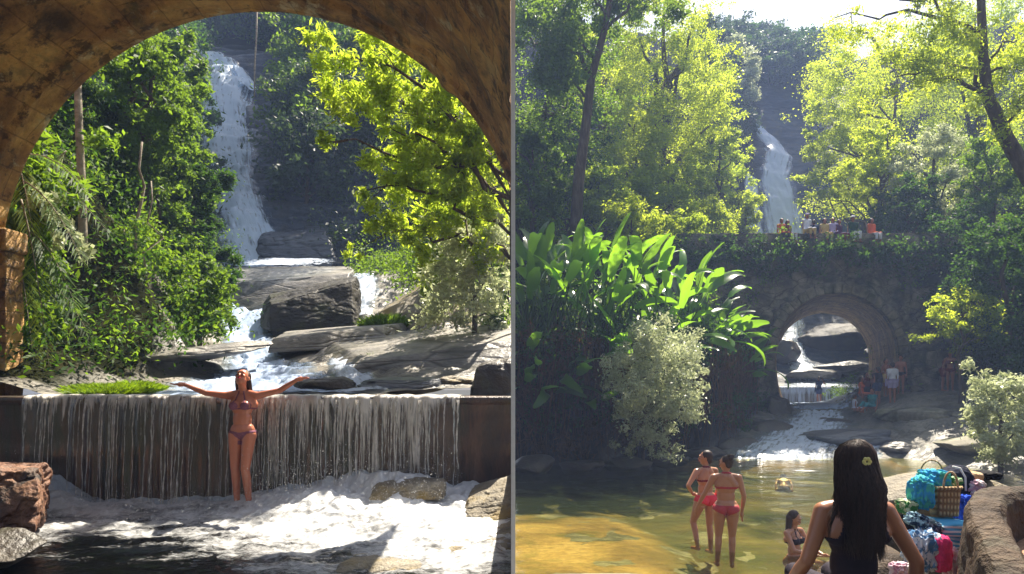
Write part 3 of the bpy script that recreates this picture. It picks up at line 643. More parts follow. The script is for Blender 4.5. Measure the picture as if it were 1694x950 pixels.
block('boulder', Q((540, 950, 5.4), (700, 965, 5.3), (560, 930, 5.6), (700, 935, 5.5), (600, 925, 6.2), (720, 925, 6.2), (610, 905, 6.3), (720, 900, 6.3)), 'pale_rock', 'flat submerged rock showing through the foam', seed=28, amp=.06, clipx=-1, sc=2.6, rnd=.4)
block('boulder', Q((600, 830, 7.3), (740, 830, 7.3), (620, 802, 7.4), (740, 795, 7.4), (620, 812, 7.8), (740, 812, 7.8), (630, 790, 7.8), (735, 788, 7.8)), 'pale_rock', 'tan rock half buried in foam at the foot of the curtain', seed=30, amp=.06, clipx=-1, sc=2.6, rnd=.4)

# ---- moss and grass tufts
rng = np.random.RandomState(2)
def tuft(name, x, y, z, rx, ry, h, n_, mat, label, cat, seed, blade=.05, w_=.006, group=None):
    rg = np.random.RandomState(seed); k = n_; a = rg.rand(k)*6.283; r = np.sqrt(rg.rand(k))
    bx_ = rx*r*np.cos(a); by_ = ry*r*np.sin(a); hh = h*(1-.7*r**2)*(.6+.6*rg.rand(k)); bz = hh*.4*rg.rand(k)
    lean = rg.normal(size=(k, 2))*.5*hh[:, None]+np.stack([bx_, by_], 1)*.3
    s = rg.normal(size=(k, 2)); s /= np.linalg.norm(s, axis=1)[:, None]; s *= w_
    V = np.stack([np.stack([bx_-s[:, 0], by_-s[:, 1], bz*0-.02], 1), np.stack([bx_+s[:, 0], by_+s[:, 1], bz*0-.02], 1),
                  np.stack([bx_+lean[:, 0]*.5+s[:, 0]*.8, by_+lean[:, 1]*.5+s[:, 1]*.8, hh*.65], 1), np.stack([bx_+lean[:, 0], by_+lean[:, 1], hh], 1)], 1).reshape(-1, 3)
    o = mk(name, V, np.arange(k*4).reshape(k, 4), G[mat], None, False, rg.rand(k)); o.location = (x, y, z); return tag(o, label, cat, group)
p = P(172, 648, 8.9); tuft('moss_mound', p.x, p.y, p.z-.04, .56, .25, .15, 9000, 'moss', 'bright yellow green mound of moss on the left of the weir crest', 'moss', 1, w_=.006)
p = P(225, 640, 9.4); tuft('moss_mound', p.x, p.y, p.z-.05, .35, .2, .14, 2200, 'moss', 'smaller flatter moss patch right of the bright mound', 'moss', 2, w_=.008)
p = P(618, 600, 11); tuft('grass_tuft', p.x, p.y, p.z-.06, .12, .1, .22, 500, 'mid', 'small green grass tuft growing from a crack in the slab', 'grass tuft', 3)
p = P(640, 535, 14.5); tuft('grass_tuft', p.x, p.y, p.z-.1, .5, .3, .3, 2200, 'mid', 'low green weeds at the foot of the pale sloping slab', 'grass tuft', 4, w_=.012)

# ---- trees and bushes of the left valley
def LT(px, py_top, d, py_base, wpx, seed, leaf, label, **k):
    b = P(px, py_base, d); H = (py_base-py_top)/F*d; Rc = wpx/2/F*d
    return tree(k.pop('name', 'forest_tree'), tuple(b), H, Rc, seed, leaf, label, clipx=-1, **k)
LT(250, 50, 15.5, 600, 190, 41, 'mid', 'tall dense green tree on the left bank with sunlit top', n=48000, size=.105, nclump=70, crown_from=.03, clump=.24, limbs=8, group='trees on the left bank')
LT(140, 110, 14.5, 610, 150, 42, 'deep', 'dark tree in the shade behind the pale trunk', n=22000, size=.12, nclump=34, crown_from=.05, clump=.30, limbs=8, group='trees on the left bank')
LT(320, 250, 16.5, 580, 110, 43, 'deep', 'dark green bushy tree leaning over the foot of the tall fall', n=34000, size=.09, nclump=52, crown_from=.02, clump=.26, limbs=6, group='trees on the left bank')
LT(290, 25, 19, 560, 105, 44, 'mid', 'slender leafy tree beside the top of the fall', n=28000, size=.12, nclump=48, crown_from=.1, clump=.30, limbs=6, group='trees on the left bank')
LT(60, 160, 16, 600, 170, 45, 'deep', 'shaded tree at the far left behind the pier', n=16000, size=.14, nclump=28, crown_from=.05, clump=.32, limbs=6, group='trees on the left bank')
LT(215, 380, 12.6, 590, 190, 46, 'mid', 'round green shrub hanging over the dark slabs of the left bank', name='shrub', n=16000, size=.085, nclump=18, crown_from=.1, clump=.36, limbs=5, group='undergrowth of the left bank')
LT(330, 420, 13.4, 560, 100, 47, 'mid', 'olive shrub at the water edge right of the left bank', name='shrub', n=12000, size=.08, nclump=16, crown_from=.1, clump=.38, limbs=5, group='undergrowth of the left bank')
LT(110, 430, 11.6, 620, 130, 48, 'deep', 'dark low shrub between the ferns and the moss', name='shrub', n=9000, size=.09, nclump=16, crown_from=.1, clump=.36, limbs=5, group='undergrowth of the left bank')
rg = np.random.RandomState(55); pts = []; rad = []
while len(pts) < 420:
    y = 9.0+rg.rand()*17; xl = min(-.475*y, -5.6); x = xl-.25-rg.rand()**1.4*6
    if 847+F*x/y < -160: continue
    pts.append((x, y, float(zL(x, y, False))+.15+.3*rg.rand())); rad.append(.28+.3*rg.rand()+.012*y)
undergrowth('undergrowth', pts[:210], rad[:210], 34000, .10, 'deep', 'dark undergrowth covering the left bank', 1, -1)
undergrowth('undergrowth', pts[210:], rad[210:], 30000, .085, 'mid', 'leafy green weeds covering the left bank', 2, -1)
LT(295, 10, 27, 520, 110, 49, 'deep', 'dark tree far up behind the slender leafy one', n=20000, size=.17, nclump=40, crown_from=.1, clump=.3, limbs=6, group='trees on the left bank')
LT(215, -10, 25, 520, 150, 50, 'deep', 'dark tall tree behind the tall dense green one', n=20000, size=.17, nclump=40, crown_from=.1, clump=.3, limbs=6, group='trees on the left bank')
rg = np.random.RandomState(59); pts = []; rad = []
while len(pts) < 240:
    y = 25+rg.rand()*22; px = 100+235*rg.rand(); x = LX(px, y); pts.append((x, y, float(zL(x, y, False))+.2+.5*rg.rand())); rad.append(.6+.6*rg.rand())
undergrowth('undergrowth', pts, rad, 26000, .2, 'deep', 'dark green bushes clinging to the cliff left of the tall fall', 6, -1)
rg = np.random.RandomState(60); pts = []; rad = []
while len(pts) < 170:
    y = 26+rg.rand()*20; px = 500+345*rg.rand(); x = LX(px, y)
    if px < 470+(620-620+F*float(zL(x, y, False))/y)*.16+fbm(x, y)*60: continue
    pts.append((x, y, float(zL(x, y, False))+.2+.4*rg.rand())); rad.append(.5+.6*rg.rand())
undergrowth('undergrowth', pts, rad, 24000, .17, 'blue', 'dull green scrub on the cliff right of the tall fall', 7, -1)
rg = np.random.RandomState(56); pts = []; rad = []
while len(pts) < 200:
    y = 15.5+rg.rand()*16; x = -.05-rg.rand()*(.235*y)
    if 847+F*x/y < 610+50*(y < 20): continue
    pts.append((x, y, float(zL(x, y, False))+.2+.3*rg.rand())); rad.append(.35+.3*rg.rand())
undergrowth('undergrowth', pts, rad, 26000, .11, 'mid', 'green weeds and bushes on the right bank behind the pale slab', 3, -1)
# pale trunk
mb = MB(); pts = [P(140, 560, 11.5), P(138, 420, 11.5), P(135, 300, 11.5), P(131, 220, 11.5), P(128, 120, 11.6), P(126, 20, 11.7)]
mb.tube(pts, [.08, .072, .066, .062, .058, .05], 10)
pt = empty('slender_tree', tuple(P(140, 600, 11.5)), 0, 'slender pale trunk standing straight on the left bank', 'tree'); b0 = Vector(pt.location)
o = mb.build('trunk', MAT['bark_pale'], pt, True); o.data.transform(Matrix.Translation(-b0))
rg = np.random.RandomState(9); Cc = [P(126, -20, 11.7), P(90, -40, 12), P(170, -30, 12), P(175, 235, 11.3), P(150, 225, 11.4)]
V, Fs, ti = leaves([tuple(c-b0) for c in Cc], [.9, .8, .8, .26, .2], 5200, .11, rg, .5, .3); mk('crown', V, Fs, G['mid'], pt, False, ti)
# leaning thin stems
for i, (a, b, r) in enumerate([((205, 580), (235, 235), .03), ((190, 570), (160, 400), .02), ((240, 570), (205, 380), .022), ((250, 590), (250, 300), .02), ((110, 560), (128, 260), .022)]):
    mb = MB(); A = P(a[0], a[1], 12.2); B = P(b[0], b[1], 12.2); rg = np.random.RandomState(i)
    mb.tube(limb_path(A, B, rg, 8, .04), [r*(1.2-.6*j/7) for j in range(8)], 6)
    tag(mb.build('sapling_stem', MAT['bark_pale'], None, True), ['leaning bare brown stem in front of the sunlit tree', 'short thin stem left of the leaning one', 'crooked thin stem rising from the left shrub', 'upright thin stem at the right of the saplings', 'thin stem just beside the slender pale trunk'][i], 'sapling', 'thin stems on the left bank')
# fronds hanging at the left pier
def frond(name, base, tip, sag, nl, ll, w_, leaf, label, cat='palm frond', group=None, seed=0, parent=None):
    rg = np.random.RandomState(seed); A, B = Vector(base), Vector(tip); root = empty(name, base, 0, label, cat, group) if parent is None else empty(name, base)
    pts = [A.lerp(B, t)+Vector((0, 0, sag*4*t*(1-t))) for t in np.linspace(0, 1, 12)]
    mb = MB(); mb.tube([p-A for p in pts], [.012*(1.1-t) for t in np.linspace(0, 1, 12)], 5); mb.build('stem', MAT['bark_pale'], root, True)
    V = []; Fs = []; T = []
    for i in range(nl):
        t = .08+.92*i/nl; f = t*11; k = min(10, int(f)); p = pts[k].lerp(pts[k+1], f-k)-A; d = (pts[k+1]-pts[k]).normalized(); s = d.cross(Vector((0, 0, 1))).normalized()
        for sgn in (-1, 1):
            L = ll*math.sin(math.pi*(.12+.86*t))**.6*(.85+.3*rg.rand()); q = (s*sgn*.8+d*.7+Vector(rg.normal(size=3))*.12).normalized(); nn = q.cross(d).normalized()*w_
            dr = Vector((0, 0, -.35*L)); b_ = len(V)
            V += [p, p+q*L*.5+d*w_+dr*.25, p+q*L+dr, p+q*L*.5-d*w_+dr*.25]; Fs.append([b_, b_+1, b_+2, b_+3]); T.append(rg.rand())
    mk('leaflets', V, np.array(Fs), G[leaf], root, False, T); return root
fr = [((30, 260), (150, 330), .25, 'mid', 9.8), ((40, 300), (140, 440), .2, 'mid', 9.6), ((35, 330), (85, 640), .3, 'lime', 9.5), ((40, 380), (130, 520), .25, 'mid', 9.6), ((30, 420), (60, 640), .15, 'lime', 9.5), ((30, 300), (190, 400), .3, 'deep', 10.2), ((60, 460), (150, 560), .2, 'deep', 10.3), ((20, 240), (60, 420), .2, 'lime', 9.7), ((110, 250), (60, 330), .1, 'pale', 10.6)]
lb = ['uppermost frond reaching right from beside the pier', 'drooping frond below the uppermost one', 'long yellow green frond hanging beside the pier', 'middle frond arching over the dark shrub', 'frond hanging straight down along the pier', 'dark frond reaching furthest right', 'dark low frond above the moss', 'light frond nearest the archway springing', 'pale frond hanging behind the others']
for i, (a, b, s_, lf, d) in enumerate(fr):
    frond('palm_frond', P(a[0], a[1], d), P(b[0], b[1], d-.2), s_, 34, .34, .016, lf, lb[i], 'palm frond', 'fronds beside the left pier', i)
# glossy pale leaf spray at left
p = P(105, 390, 9.9); V, Fs, ti = leaves([tuple(P(75, 330, 9.9)-p), tuple(P(95, 365, 9.9)-p), tuple(P(115, 395, 9.8)-p), tuple(P(135, 420, 9.8)-p)], [.16, .15, .13, .12], 420, .13, np.random.RandomState(3), .4, .8)
o = mk('creeper', V, Fs, G['pale'], None, False, ti); o.location = p; tag(o, 'shiny silvery leaves trailing across the fronds on the left', 'creeper')
p = P(60, 440, 10.3); V, Fs, ti = leaves([tuple(P(40+14*(i % 4), 250+i*26, 10.2)-p) for i in range(14)], [.35]*14, 5200, .13, np.random.RandomState(13), .45, .7)
o = mk('creeper', V, Fs, G['mid'], None, False, ti); o.location = p; tag(o, 'mid green climbing leaves filling the gap behind the fronds', 'creeper')

# right side: the yellow lit branches
def branch_tree(name, trunk, branches, leaf, label, seed, n=9000, size=.13, clump=.28, cat='tree', group=None, clipx=-1, per=7, aspect=.34, mat='bark', dens=None, up=.35):
    rg = np.random.RandomState(seed); b0 = Vector(trunk[0]); root = empty(name, tuple(b0), 0, label, cat, group)
    mb = MB(); rad0 = trunk[-1]; tp = [Vector(t)-b0 for t in trunk[:-1]]; mb.tube(tp, [rad0*(1-.6*i/(len(tp)-1)) for i in range(len(tp))], 8)
    o = mb.build('trunk', MAT[mat], root, True)
    C = []; Rr = []; mb = MB()
    for (a, b, r) in branches:
        a, b = Vector(a)-b0, Vector(b)-b0; pth = limb_path(a, b, rg, 9, .05); mb.tube(pth, [r*(1-.8*j/8) for j in range(9)], 6)
        for j in range(per):
            t = .25+.78*(j+rg.rand()*.6)/per; f = min(t, .999)*8; k = int(f); p = pth[k].lerp(pth[min(k+1, 8)], f-k)+Vector(rg.normal(size=3))*clump*.7; C.append(tuple(p)); Rr.append(clump*(.55+.7*rg.rand()))
            if rg.rand() < .6: mb.tube([pth[k], (pth[k]+p)/2+Vector(rg.normal(size=3))*.04, p], [r*.3, r*.2, r*.1], 4)
    mb.build('branch', MAT[mat], root, True)
    if clipx:
        for ob in root.children:
            co = np.empty(len(ob.data.vertices)*3, np.float32); ob.data.vertices.foreach_get('co', co); co = co.reshape(-1, 3)
            co[:, 0] = (np.minimum(co[:, 0]+b0.x, -.015) if clipx < 0 else np.maximum(co[:, 0]+b0.x, .035))-b0.x; ob.data.vertices.foreach_set('co', co.ravel())
    V, Fs, ti = leaves(C, Rr, n, size, rg, aspect, .55, up, .3, clipx, b0, subc=3, gauss=.85); mk('crown', V, Fs, G[leaf], root, False, ti); return root
d = 11.5
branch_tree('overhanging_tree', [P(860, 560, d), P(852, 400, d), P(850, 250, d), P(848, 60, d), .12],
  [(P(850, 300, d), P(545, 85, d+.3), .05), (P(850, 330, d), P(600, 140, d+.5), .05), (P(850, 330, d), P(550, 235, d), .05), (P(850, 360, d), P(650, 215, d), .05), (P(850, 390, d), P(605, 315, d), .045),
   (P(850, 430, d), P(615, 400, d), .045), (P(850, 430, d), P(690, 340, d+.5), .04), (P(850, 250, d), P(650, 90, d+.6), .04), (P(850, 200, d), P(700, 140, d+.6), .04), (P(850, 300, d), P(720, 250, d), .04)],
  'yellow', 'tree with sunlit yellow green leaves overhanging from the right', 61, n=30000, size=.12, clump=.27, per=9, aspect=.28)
d = 16.5
branch_tree('overhanging_tree', [P(860, 560, d), P(852, 400, d), P(850, 250, d), P(848, 60, d), .10],
  [(P(850, 330, d), P(700, 190, d), .05), (P(850, 330, d), P(660, 260, d), .05), (P(850, 360, d), P(740, 330, d), .05), (P(850, 420, d), P(690, 420, d), .05), (P(850, 250, d), P(760, 160, d), .05), (P(850, 420, d), P(770, 400, d), .05)],
  'lime', 'green tree behind the yellow leaved one on the right', 62, n=11000, size=.15, clump=.5, per=7)
LT(785, 370, 12.2, 545, 150, 63, 'pale', 'pale leaved bush above the sunlit slab on the right', name='shrub', n=9000, size=.10, nclump=16, crown_from=.08, clump=.4, limbs=6)
LT(722, 400, 15, 540, 60, 64, 'yellow', 'narrow yellow bush beside the pale sloping slab', name='shrub', n=2600, size=.10, nclump=8, crown_from=.3, clump=.5, limbs=5)
LT(840, 420, 13.4, 560, 90, 65, 'mid', 'dark green bush at the right edge behind the pale one', name='shrub', n=6000, size=.10, nclump=12, crown_from=.05, clump=.42, limbs=4)

# background hillside trees (hazy)
pr1 = None
spots = []
rg = np.random.RandomState(77)
for i in range(46):
    y = 27+rg.rand()**.8*36
    px = 425+rg.rand()*420 if i % 4 else 300+rg.rand()*260
    if y < 42: px = max(px, 505+(y-27)*1.0)
    x = LX(px, y); spots.append((x, y))
for i in range(12): spots.append((LX(340+i*14, 43+3*rg.rand()), 44+5*rg.rand()))
protos = []
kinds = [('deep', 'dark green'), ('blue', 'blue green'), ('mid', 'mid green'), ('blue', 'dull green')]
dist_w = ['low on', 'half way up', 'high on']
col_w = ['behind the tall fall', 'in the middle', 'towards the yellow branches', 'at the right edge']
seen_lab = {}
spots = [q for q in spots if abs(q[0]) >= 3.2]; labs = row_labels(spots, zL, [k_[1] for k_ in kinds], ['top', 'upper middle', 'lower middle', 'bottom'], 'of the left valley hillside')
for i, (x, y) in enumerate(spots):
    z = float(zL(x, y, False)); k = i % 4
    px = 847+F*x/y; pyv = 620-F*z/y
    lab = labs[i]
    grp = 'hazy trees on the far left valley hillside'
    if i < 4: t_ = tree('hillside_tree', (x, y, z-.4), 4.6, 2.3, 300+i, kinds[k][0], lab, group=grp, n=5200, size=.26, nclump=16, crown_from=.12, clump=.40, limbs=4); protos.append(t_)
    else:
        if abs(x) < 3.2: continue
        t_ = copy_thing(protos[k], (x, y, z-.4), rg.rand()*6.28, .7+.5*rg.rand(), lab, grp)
# vine hanging free in front of the hillside
mb = MB(); vp = [P(425, 10, 24), P(424, 60, 24), P(421, 110, 24), P(421, 160, 24)]; mb.tube(vp, [.035, .03, .03, .02], 5)
tag(mb.build('hanging_vine', MAT['bark_pale'], None, True), 'single pale vine hanging straight down beside the top of the fall', 'vine')
# ================================================================== RIGHT RIVER
def ybank(x): return np.interp(x, [0, 3, 6, 8, 9.6, 10.9, 11.2], [20.6, 21.6, 23, 24.8, 27.4, 29.2, 60])
def zR(x, y, det=True):
    x = np.asarray(x, float); y = np.asarray(y, float)
    z = interp(y, [4.6, 9, 10, 13, 16, 20, 21.8, 22.8, 24, 26, 29, 33, 40.4, 40.9, 44, 47, 50, 54, 57, 59, 62, 66, 70, 84, 100, 130],
               [-3.0, -3.0, -2.98, -3.02, -3.3, -3.5, -3.3, -2.84, -2.5, -2.1, -1.50, -1.45, -1.75, -.80, -.5, .9, 3.0, 6.4, 11, 15.5, 20.5, 25.2, 30, 39.5, 41, 41])
    # sand bar near left, deeper middle
    z = z+smooth(4.5, 1.5, x+.15*(y-10))*smooth(15.5, 13, y)*.0-.35*smooth(1.9, 3.6, x)*smooth(8.5, 10.5, y)*smooth(21.5, 19, y)
    # right beach
    s = (x-(12.9+(23.4-y)*.33))
    z = np.where(y < 30, np.maximum(z, -2.95+np.clip(s, -1, 30)*.36+.03*np.clip(y-20, 0, 9)*smooth(0, 2, s)), z)
    z = np.where((y < 31), np.where(z > -.75, -.75+(z+.75)*.3, z), z)
    z = z+np.clip(x-(18.2+.12*(29-y)), 0, 30)*1.0*smooth(14, 19, y)*(1-smooth(33, 40, y))
    # near bank on the viewer's side
    nb_ = smooth(5.4, 4.4, y-.25*fbm(x*1.3, y, 4)); z = z*(1-nb_)+(-1.32)*nb_
    # left bank: an earth wall then a slope
    t = y-ybank(x)-.45*fbm(x*.7, y*.1, 6); wl = smooth(-.15, .55, t)*(x < 14)
    tp = 1.0+np.clip(t, 0, 40)*.42; z = np.where((t > -.2) & (x < 11.2) & (y < 41), z*(1-wl)+tp*wl, z)
    # valley sides above the bridge
    xa = 13.9+(y-29)*.405
    ls = np.clip(xa-4.4-x, 0, 60); rs_ = np.clip(x-xa-4.4, 0, 60); k = smooth(38, 42, y)
    z = np.where(y > 38, np.maximum(z, np.minimum(interp(y, [38, 41, 60, 84], [4.5, 5, 11, 32])+np.minimum(ls, rs_+1e3*(ls == 0)+0)*0, 60)*smooth(0, 2.5, ls+rs_)+z*(1-smooth(0, 2.5, ls+rs_))), z)
    z = z+k*(ls*.62+rs_*.62)*(1-.65*smooth(58, 70, y))
    if det:
        z = z+.07*fbm(x*1.1, y*1.1, 3, 5)*smooth(8, 9, y)*(y < 60)+smooth(52, 58, y)*1.3*fbm(x*.22, y*.2, z*.2, 4)
        l = fbm(x*.4+y*.1, y*.5, 9, 3)*6; st = l-np.floor(l); z = z+(y > 22)*(y < 40)*(smooth(.8, 1, st)-st)*.10
    return z
MAT['bed_right'] = terrain_mat('right_river_rock', [(.07, .07, .06), (.15, .14, .115), (.24, .22, .18), (.33, .30, .24)], [(.010, .015, .03), (.028, .042, .075), (.06, .085, .13)], [(.008, .009, .006), (.02, .018, .012), (.045, .035, .022)])  # blue haze of the far cliff is put into the second rock colours
X = np.concatenate([np.linspace(0, 22, 230), np.linspace(22.4, 90, 90)]); Y = np.concatenate([np.linspace(2.5, 30, 230), np.linspace(30.3, 70, 130), np.linspace(71, 125, 50)])
o = sheet('valley_ground', zR, X, Y, 'bed_right'); xx, yy = np.meshgrid(X, Y, indexing='ij')
t = yy-ybank(xx); xa = 13.9+(yy-29)*.405
bk = np.maximum(smooth(-.3, .1, t)*(xx < 11.2), smooth(18, 19, xx+.12*(yy-29)))
bk = np.where(yy > 39, smooth(3.6, 5, np.abs(xx-xa)), bk); bk = np.maximum(bk, smooth(68, 72, yy))
add_attr(o, 'bank', bk); add_attr(o, 'high', smooth(40.5, 46, yy))
# sandy pool floor
MAT['sand'] = rocky('golden_pool_sand', [(.10, .07, .03), (.32, .20, .08), (.60, .40, .17), (.74, .53, .26)], .55, .9, .3, fine=20, stains=(.12, .12, .03))
def zsand(x, y): return zR(x, y, False)+.012+.02*fbm(x*2, y*2, 5)
X = np.linspace(.03, 15, 160); Y = np.linspace(5.5, 22.6, 160); so_ = sheet('pool_sand', lambda x, y: np.where((y > ybank(x)-.4) | (x > 12.7+(23.4-y)*.33), -6, zsand(x, y)), X, Y, 'sand')
xx, yy = np.meshgrid(X, Y, indexing='ij'); dp = np.clip((-2.98-zsand(xx, yy))/.38, 0, 1)+.35*fbm(xx*.6, yy*1.1, 2, 4); add_attr(so_, 'depth_tone', np.clip(dp, 0, 1))  # sand turns dark olive with depth, broken up by noise
nm_ = MAT['sand'].node_tree; bs_ = [q for q in nm_.nodes if q.type == 'BSDF_PRINCIPLED'][0]; src = bs_.inputs['Base Color'].links[0].from_socket; at_ = N(nm_, 'ShaderNodeAttribute', attribute_name='depth_tone').outputs['Fac']; nm_.links.new(mixc(nm_, at_, src, (.045, .052, .014)), bs_.inputs['Base Color'])
# pool water
MAT['pool_r'] = poolwater('green_pool_water', (.80, .78, .50), 3.2, .36, .10, (.09, .13, .045))
X = np.linspace(.03, 18, 300); Y = np.linspace(5.0, 23.0, 300); xx, yy = np.meshgrid(X, Y, indexing='ij')
foam = .62*np.exp(-((yy-22.6+.1*xx*0)/.28)**2)*smooth(6.3, 7.2, xx)*smooth(12.5, 11, xx)+.1*fbm(xx, yy*2, 3)-.5+.38*smooth(20, 22, yy)
foam = np.maximum(foam, .75*np.exp(-(((xx-8.75)/.45)**2+((yy-19.9)/.22)**2)))  # white patch beside the swimmer: sun glitter and splash put into the foam mask
z = -2.87+.012*fbm(xx*.9, yy*1.5, 3, 4)+.008*fbm(xx*4, yy*6, 5, 3)
tag(mk('pool_water', np.stack([xx, yy, z], -1).reshape(-1, 3), grid_faces(300, 300), MAT['pool_r'], None, True, vattr={'foam': foam.ravel()}), kind='structure')
def RX(px, y): return (px-847)/F*y
def rib(name, pts, mat, lift=.05, **k): return ribbon(name, [(RX(p_, y_), y_, w_*y_/F) for p_, y_, w_ in pts], mat, zR, lift, **k)
MAT['fall4'] = fallwater('hazy_far_fall_water', .05, (.7, .8, 1.0), 3, .25)
rib('low_cascade', [(1360, 28.8, 90), (1350, 27, 130), (1335, 25.4, 160), (1310, 24, 200), (1290, 23, 190), (1290, 22.5, 190)], 'fall3', .05, nu=34, step=.1, amp=.05, seed=11)
rib('side_cascade', [(1450, 25.2, 40), (1440, 24, 60), (1425, 23, 70), (1420, 22.5, 70)], 'fall3', .04, nu=14, step=.1, amp=.04, seed=12)
rib('far_waterfall', [(1256, 65, 18), (1276, 63.6, 34), (1290, 62, 46), (1280, 60.4, 54), (1292, 59, 62), (1300, 57.5, 74), (1308, 55, 84)], 'fall4', .35, nu=26, step=.15, amp=.15, seed=13)
rib('far_side_fall', [(1243, 60.4, 20), (1243, 59.4, 26), (1246, 57.8, 32), (1250, 56, 34)], 'fall4', .4, nu=12, step=.15, amp=.1, seed=14)
rib('stream_above_weir', [(1325, 56, 34), (1316, 53, 34), (1310, 50, 38), (1318, 47, 44), (1350, 44, 80), (1362, 41.2, 150)], 'fall3', .08, nu=26, step=.15, amp=.08, seed=15)
rib('tunnel_stream', [(1362, 40, 150), (1362, 36, 120), (1362, 32, 110), (1360, 28.9, 100)], 'fall2', .05, nu=20, step=.15, amp=.05, seed=16)
# far weir seen through the arch
fw = empty('weir', (17.8, 40.7, -2.2), 0, 'far little weir with white water seen through the bridge arch', 'weir')
mb = MB(); mb.box((0, 0, .70), (8, .5, 1.5)); mb.build('weir_wall', MAT['weir'], fw)
xs = np.linspace(-3.6, 3.4, 260); pr = [(.3, 1.47), (-.26, 1.475), (-.31, 1.40), (-.36, 1.0), (-.40, .5), (-.43, .25), (-.75, .22), (-1.2, .20)]
Vl = np.array([[(x+17.8, 40.7+y-.05*math.sin(x*9)*math.sin(x*23), z-2.2) for (y, z) in pr] for x in xs]).reshape(-1, 3)
tag(mk('weir_curtain', Vl, grid_faces(len(xs), len(pr)), MAT['fall4'], None, True, uv=np.array([[(x*2.2, j*.3) for j in range(len(pr))] for x in xs]).reshape(-1, 2), vattr={'edge': np.array([[.9, .9, .8, .35, .3, .6, 1, .6][j] for x in xs for j in range(8)])}), kind='structure')

# ---- the bridge
MAT['bridge'] = rocky('dark_mossy_masonry', [(.035, .032, .025), (.12, .105, .075), (.24, .21, .155), (.36, .32, .24)], 1.6, .85, .9, 1.5, stains=(.02, .032, .01))
MAT['barrel'] = stone_arch_mat('ochre_barrel_stone', [(.10, .05, .015), (.32, .17, .05), (.55, .33, .10), (.70, .46, .17), (.8, .6, .3)])
br = empty('stone_bridge', (14.1, 29, -1.8), 0, 'old dark masonry bridge overgrown with creepers with one round arch over the stream', 'bridge'); B0 = Vector(br.location)
bx0, bx1, bz0, bz1, RB, CX, CZ = 6.8, 22.5, -2.4, 5.4, 2.69, 14.12, .87
SK = (18.08-14.12)/9.7
nA = 120; An = np.linspace(-math.pi/2, 1.5*math.pi, nA)      # full loop round the hole
nRd = 26; V = []
def lowf_(a, r):
    c, s_ = math.cos(a), math.sin(a); k = .35 if s_ < 0 else 1.0; return CX+r*math.copysign(abs(c)**k, c), CZ+r*s_*(1.1 if s_ < 0 else 1)
def boxray(a):
    c, s = math.cos(a), math.sin(a); tx = ((bx1-CX) if c > 0 else (CX-bx0))/max(abs(c), 1e-6); tz = ((bz1-CZ) if s > 0 else (CZ-bz0))/max(abs(s), 1e-6); return min(tx, tz)
for a in An:
    L = boxray(a)
    for j in range(nRd):
        r = RB+(L-RB)*j/(nRd-1); hx, hz = [float(q) for q in lowf_(a, RB)]; ox, oz = CX+L*math.cos(a), CZ+L*math.sin(a); x, z = hx+(ox-hx)*j/(nRd-1), hz+(oz-hz)*j/(nRd-1); dn = .10*float(fbm(x*1.2, z*1.2, 4, 4))+.05*float(np.round(pn(math.floor(x*1.6), math.floor(z*2.6)+.5, 2)*3)/3)
        V.append((x-B0.x, -dn-(.10 if r < RB+.5 else 0), z-B0.z))
mk('face', V, grid_faces(nA, nRd), MAT['bridge'], br, True)
def lowf(a, r):
    c, s_ = np.cos(a), np.sin(a); k = np.where(s_ < 0, .35, 1.0); return CX+r*np.sign(c)*np.abs(c)**k, CZ+r*s_*np.where(s_ < 0, 1.1, 1)
An2 = np.linspace(-math.pi*.5, math.pi*1.5, 100); Yb = np.linspace(28.86, 38.7, 50); aa, yb_ = np.meshgrid(An2, Yb, indexing='ij')
rr = RB+.001+.05*fbm(aa*4, yb_, 2, 4)*(yb_ > 29.1)
V = np.stack([lowf(aa, rr)[0]+(yb_-29)*SK-B0.x, yb_-B0.y, lowf(aa, rr)[1]-B0.z], -1).reshape(-1, 3)
mk('barrel', V, grid_faces(100, 50), MAT['barrel'], br, True, uv=np.stack([yb_.ravel(), (aa*RB).ravel()], 1))
mb = MB(); 
for j in range(nA-1):
    pass
nX = 60; xs = np.linspace(bx0, bx1, nX); Vd = []
for x in xs:
    for (y, z) in [(28.95, 5.4), (28.93, 6.15), (29.35, 6.17), (29.36, 5.45), (38.3, 5.45), (38.3, 6.15), (38.7, 6.15), (38.72, 5.1)]:
        sk = (y-29)*SK; Vd.append((x+sk-B0.x, y-B0.y+.05*float(pn(x, z, y)), z-B0.z+(.06*float(pn(x*2, y, 1)) if z > 6.1 else 0)))
mk('deck_and_parapet', Vd, grid_faces(nX, 8), MAT['bridge'], br, True)
MAT['ring_stone'] = rocky('weathered_ring_stone', [(.07, .06, .04), (.20, .17, .115), (.34, .29, .20)], 2.2, .85, .7, stains=(.05, .06, .02))
mb = MB()
for q in range(23):
    a0 = math.pi*(q+.04)/23; a1 = math.pi*(q+.96)/23; r0, r1 = RB-.015, RB+.40+.06*math.sin(q*2.3); yf = -.20-.03*math.sin(q*5.1)
    Vq = [(CX+r*math.cos(a)-B0.x, y, CZ+r*math.sin(a)-B0.z) for a in (a0, a1) for r in (r0, r1) for y in (yf, .12)]
    mb.add(Vq, [(0, 1, 3, 2), (4, 6, 7, 5), (0, 2, 6, 4), (1, 5, 7, 3), (0, 4, 5, 1), (2, 3, 7, 6)])
rg_ = mb.build('ring_stones', MAT['ring_stone'], br); bv = rg_.modifiers.new('b', 'BEVEL'); bv.width = .03; bv.segments = 2
# back face
V = []
for a in An:
    L = boxray(a)
    for j in (0, 1): q = lowf_(a, RB) if j == 0 else (CX+L*math.cos(a), CZ+L*math.sin(a)); V.append((3.96+q[0]-B0.x, 9.7, q[1]-B0.z))
mk('back_face', V, grid_faces(nA, 2), MAT['bridge'], br, False)
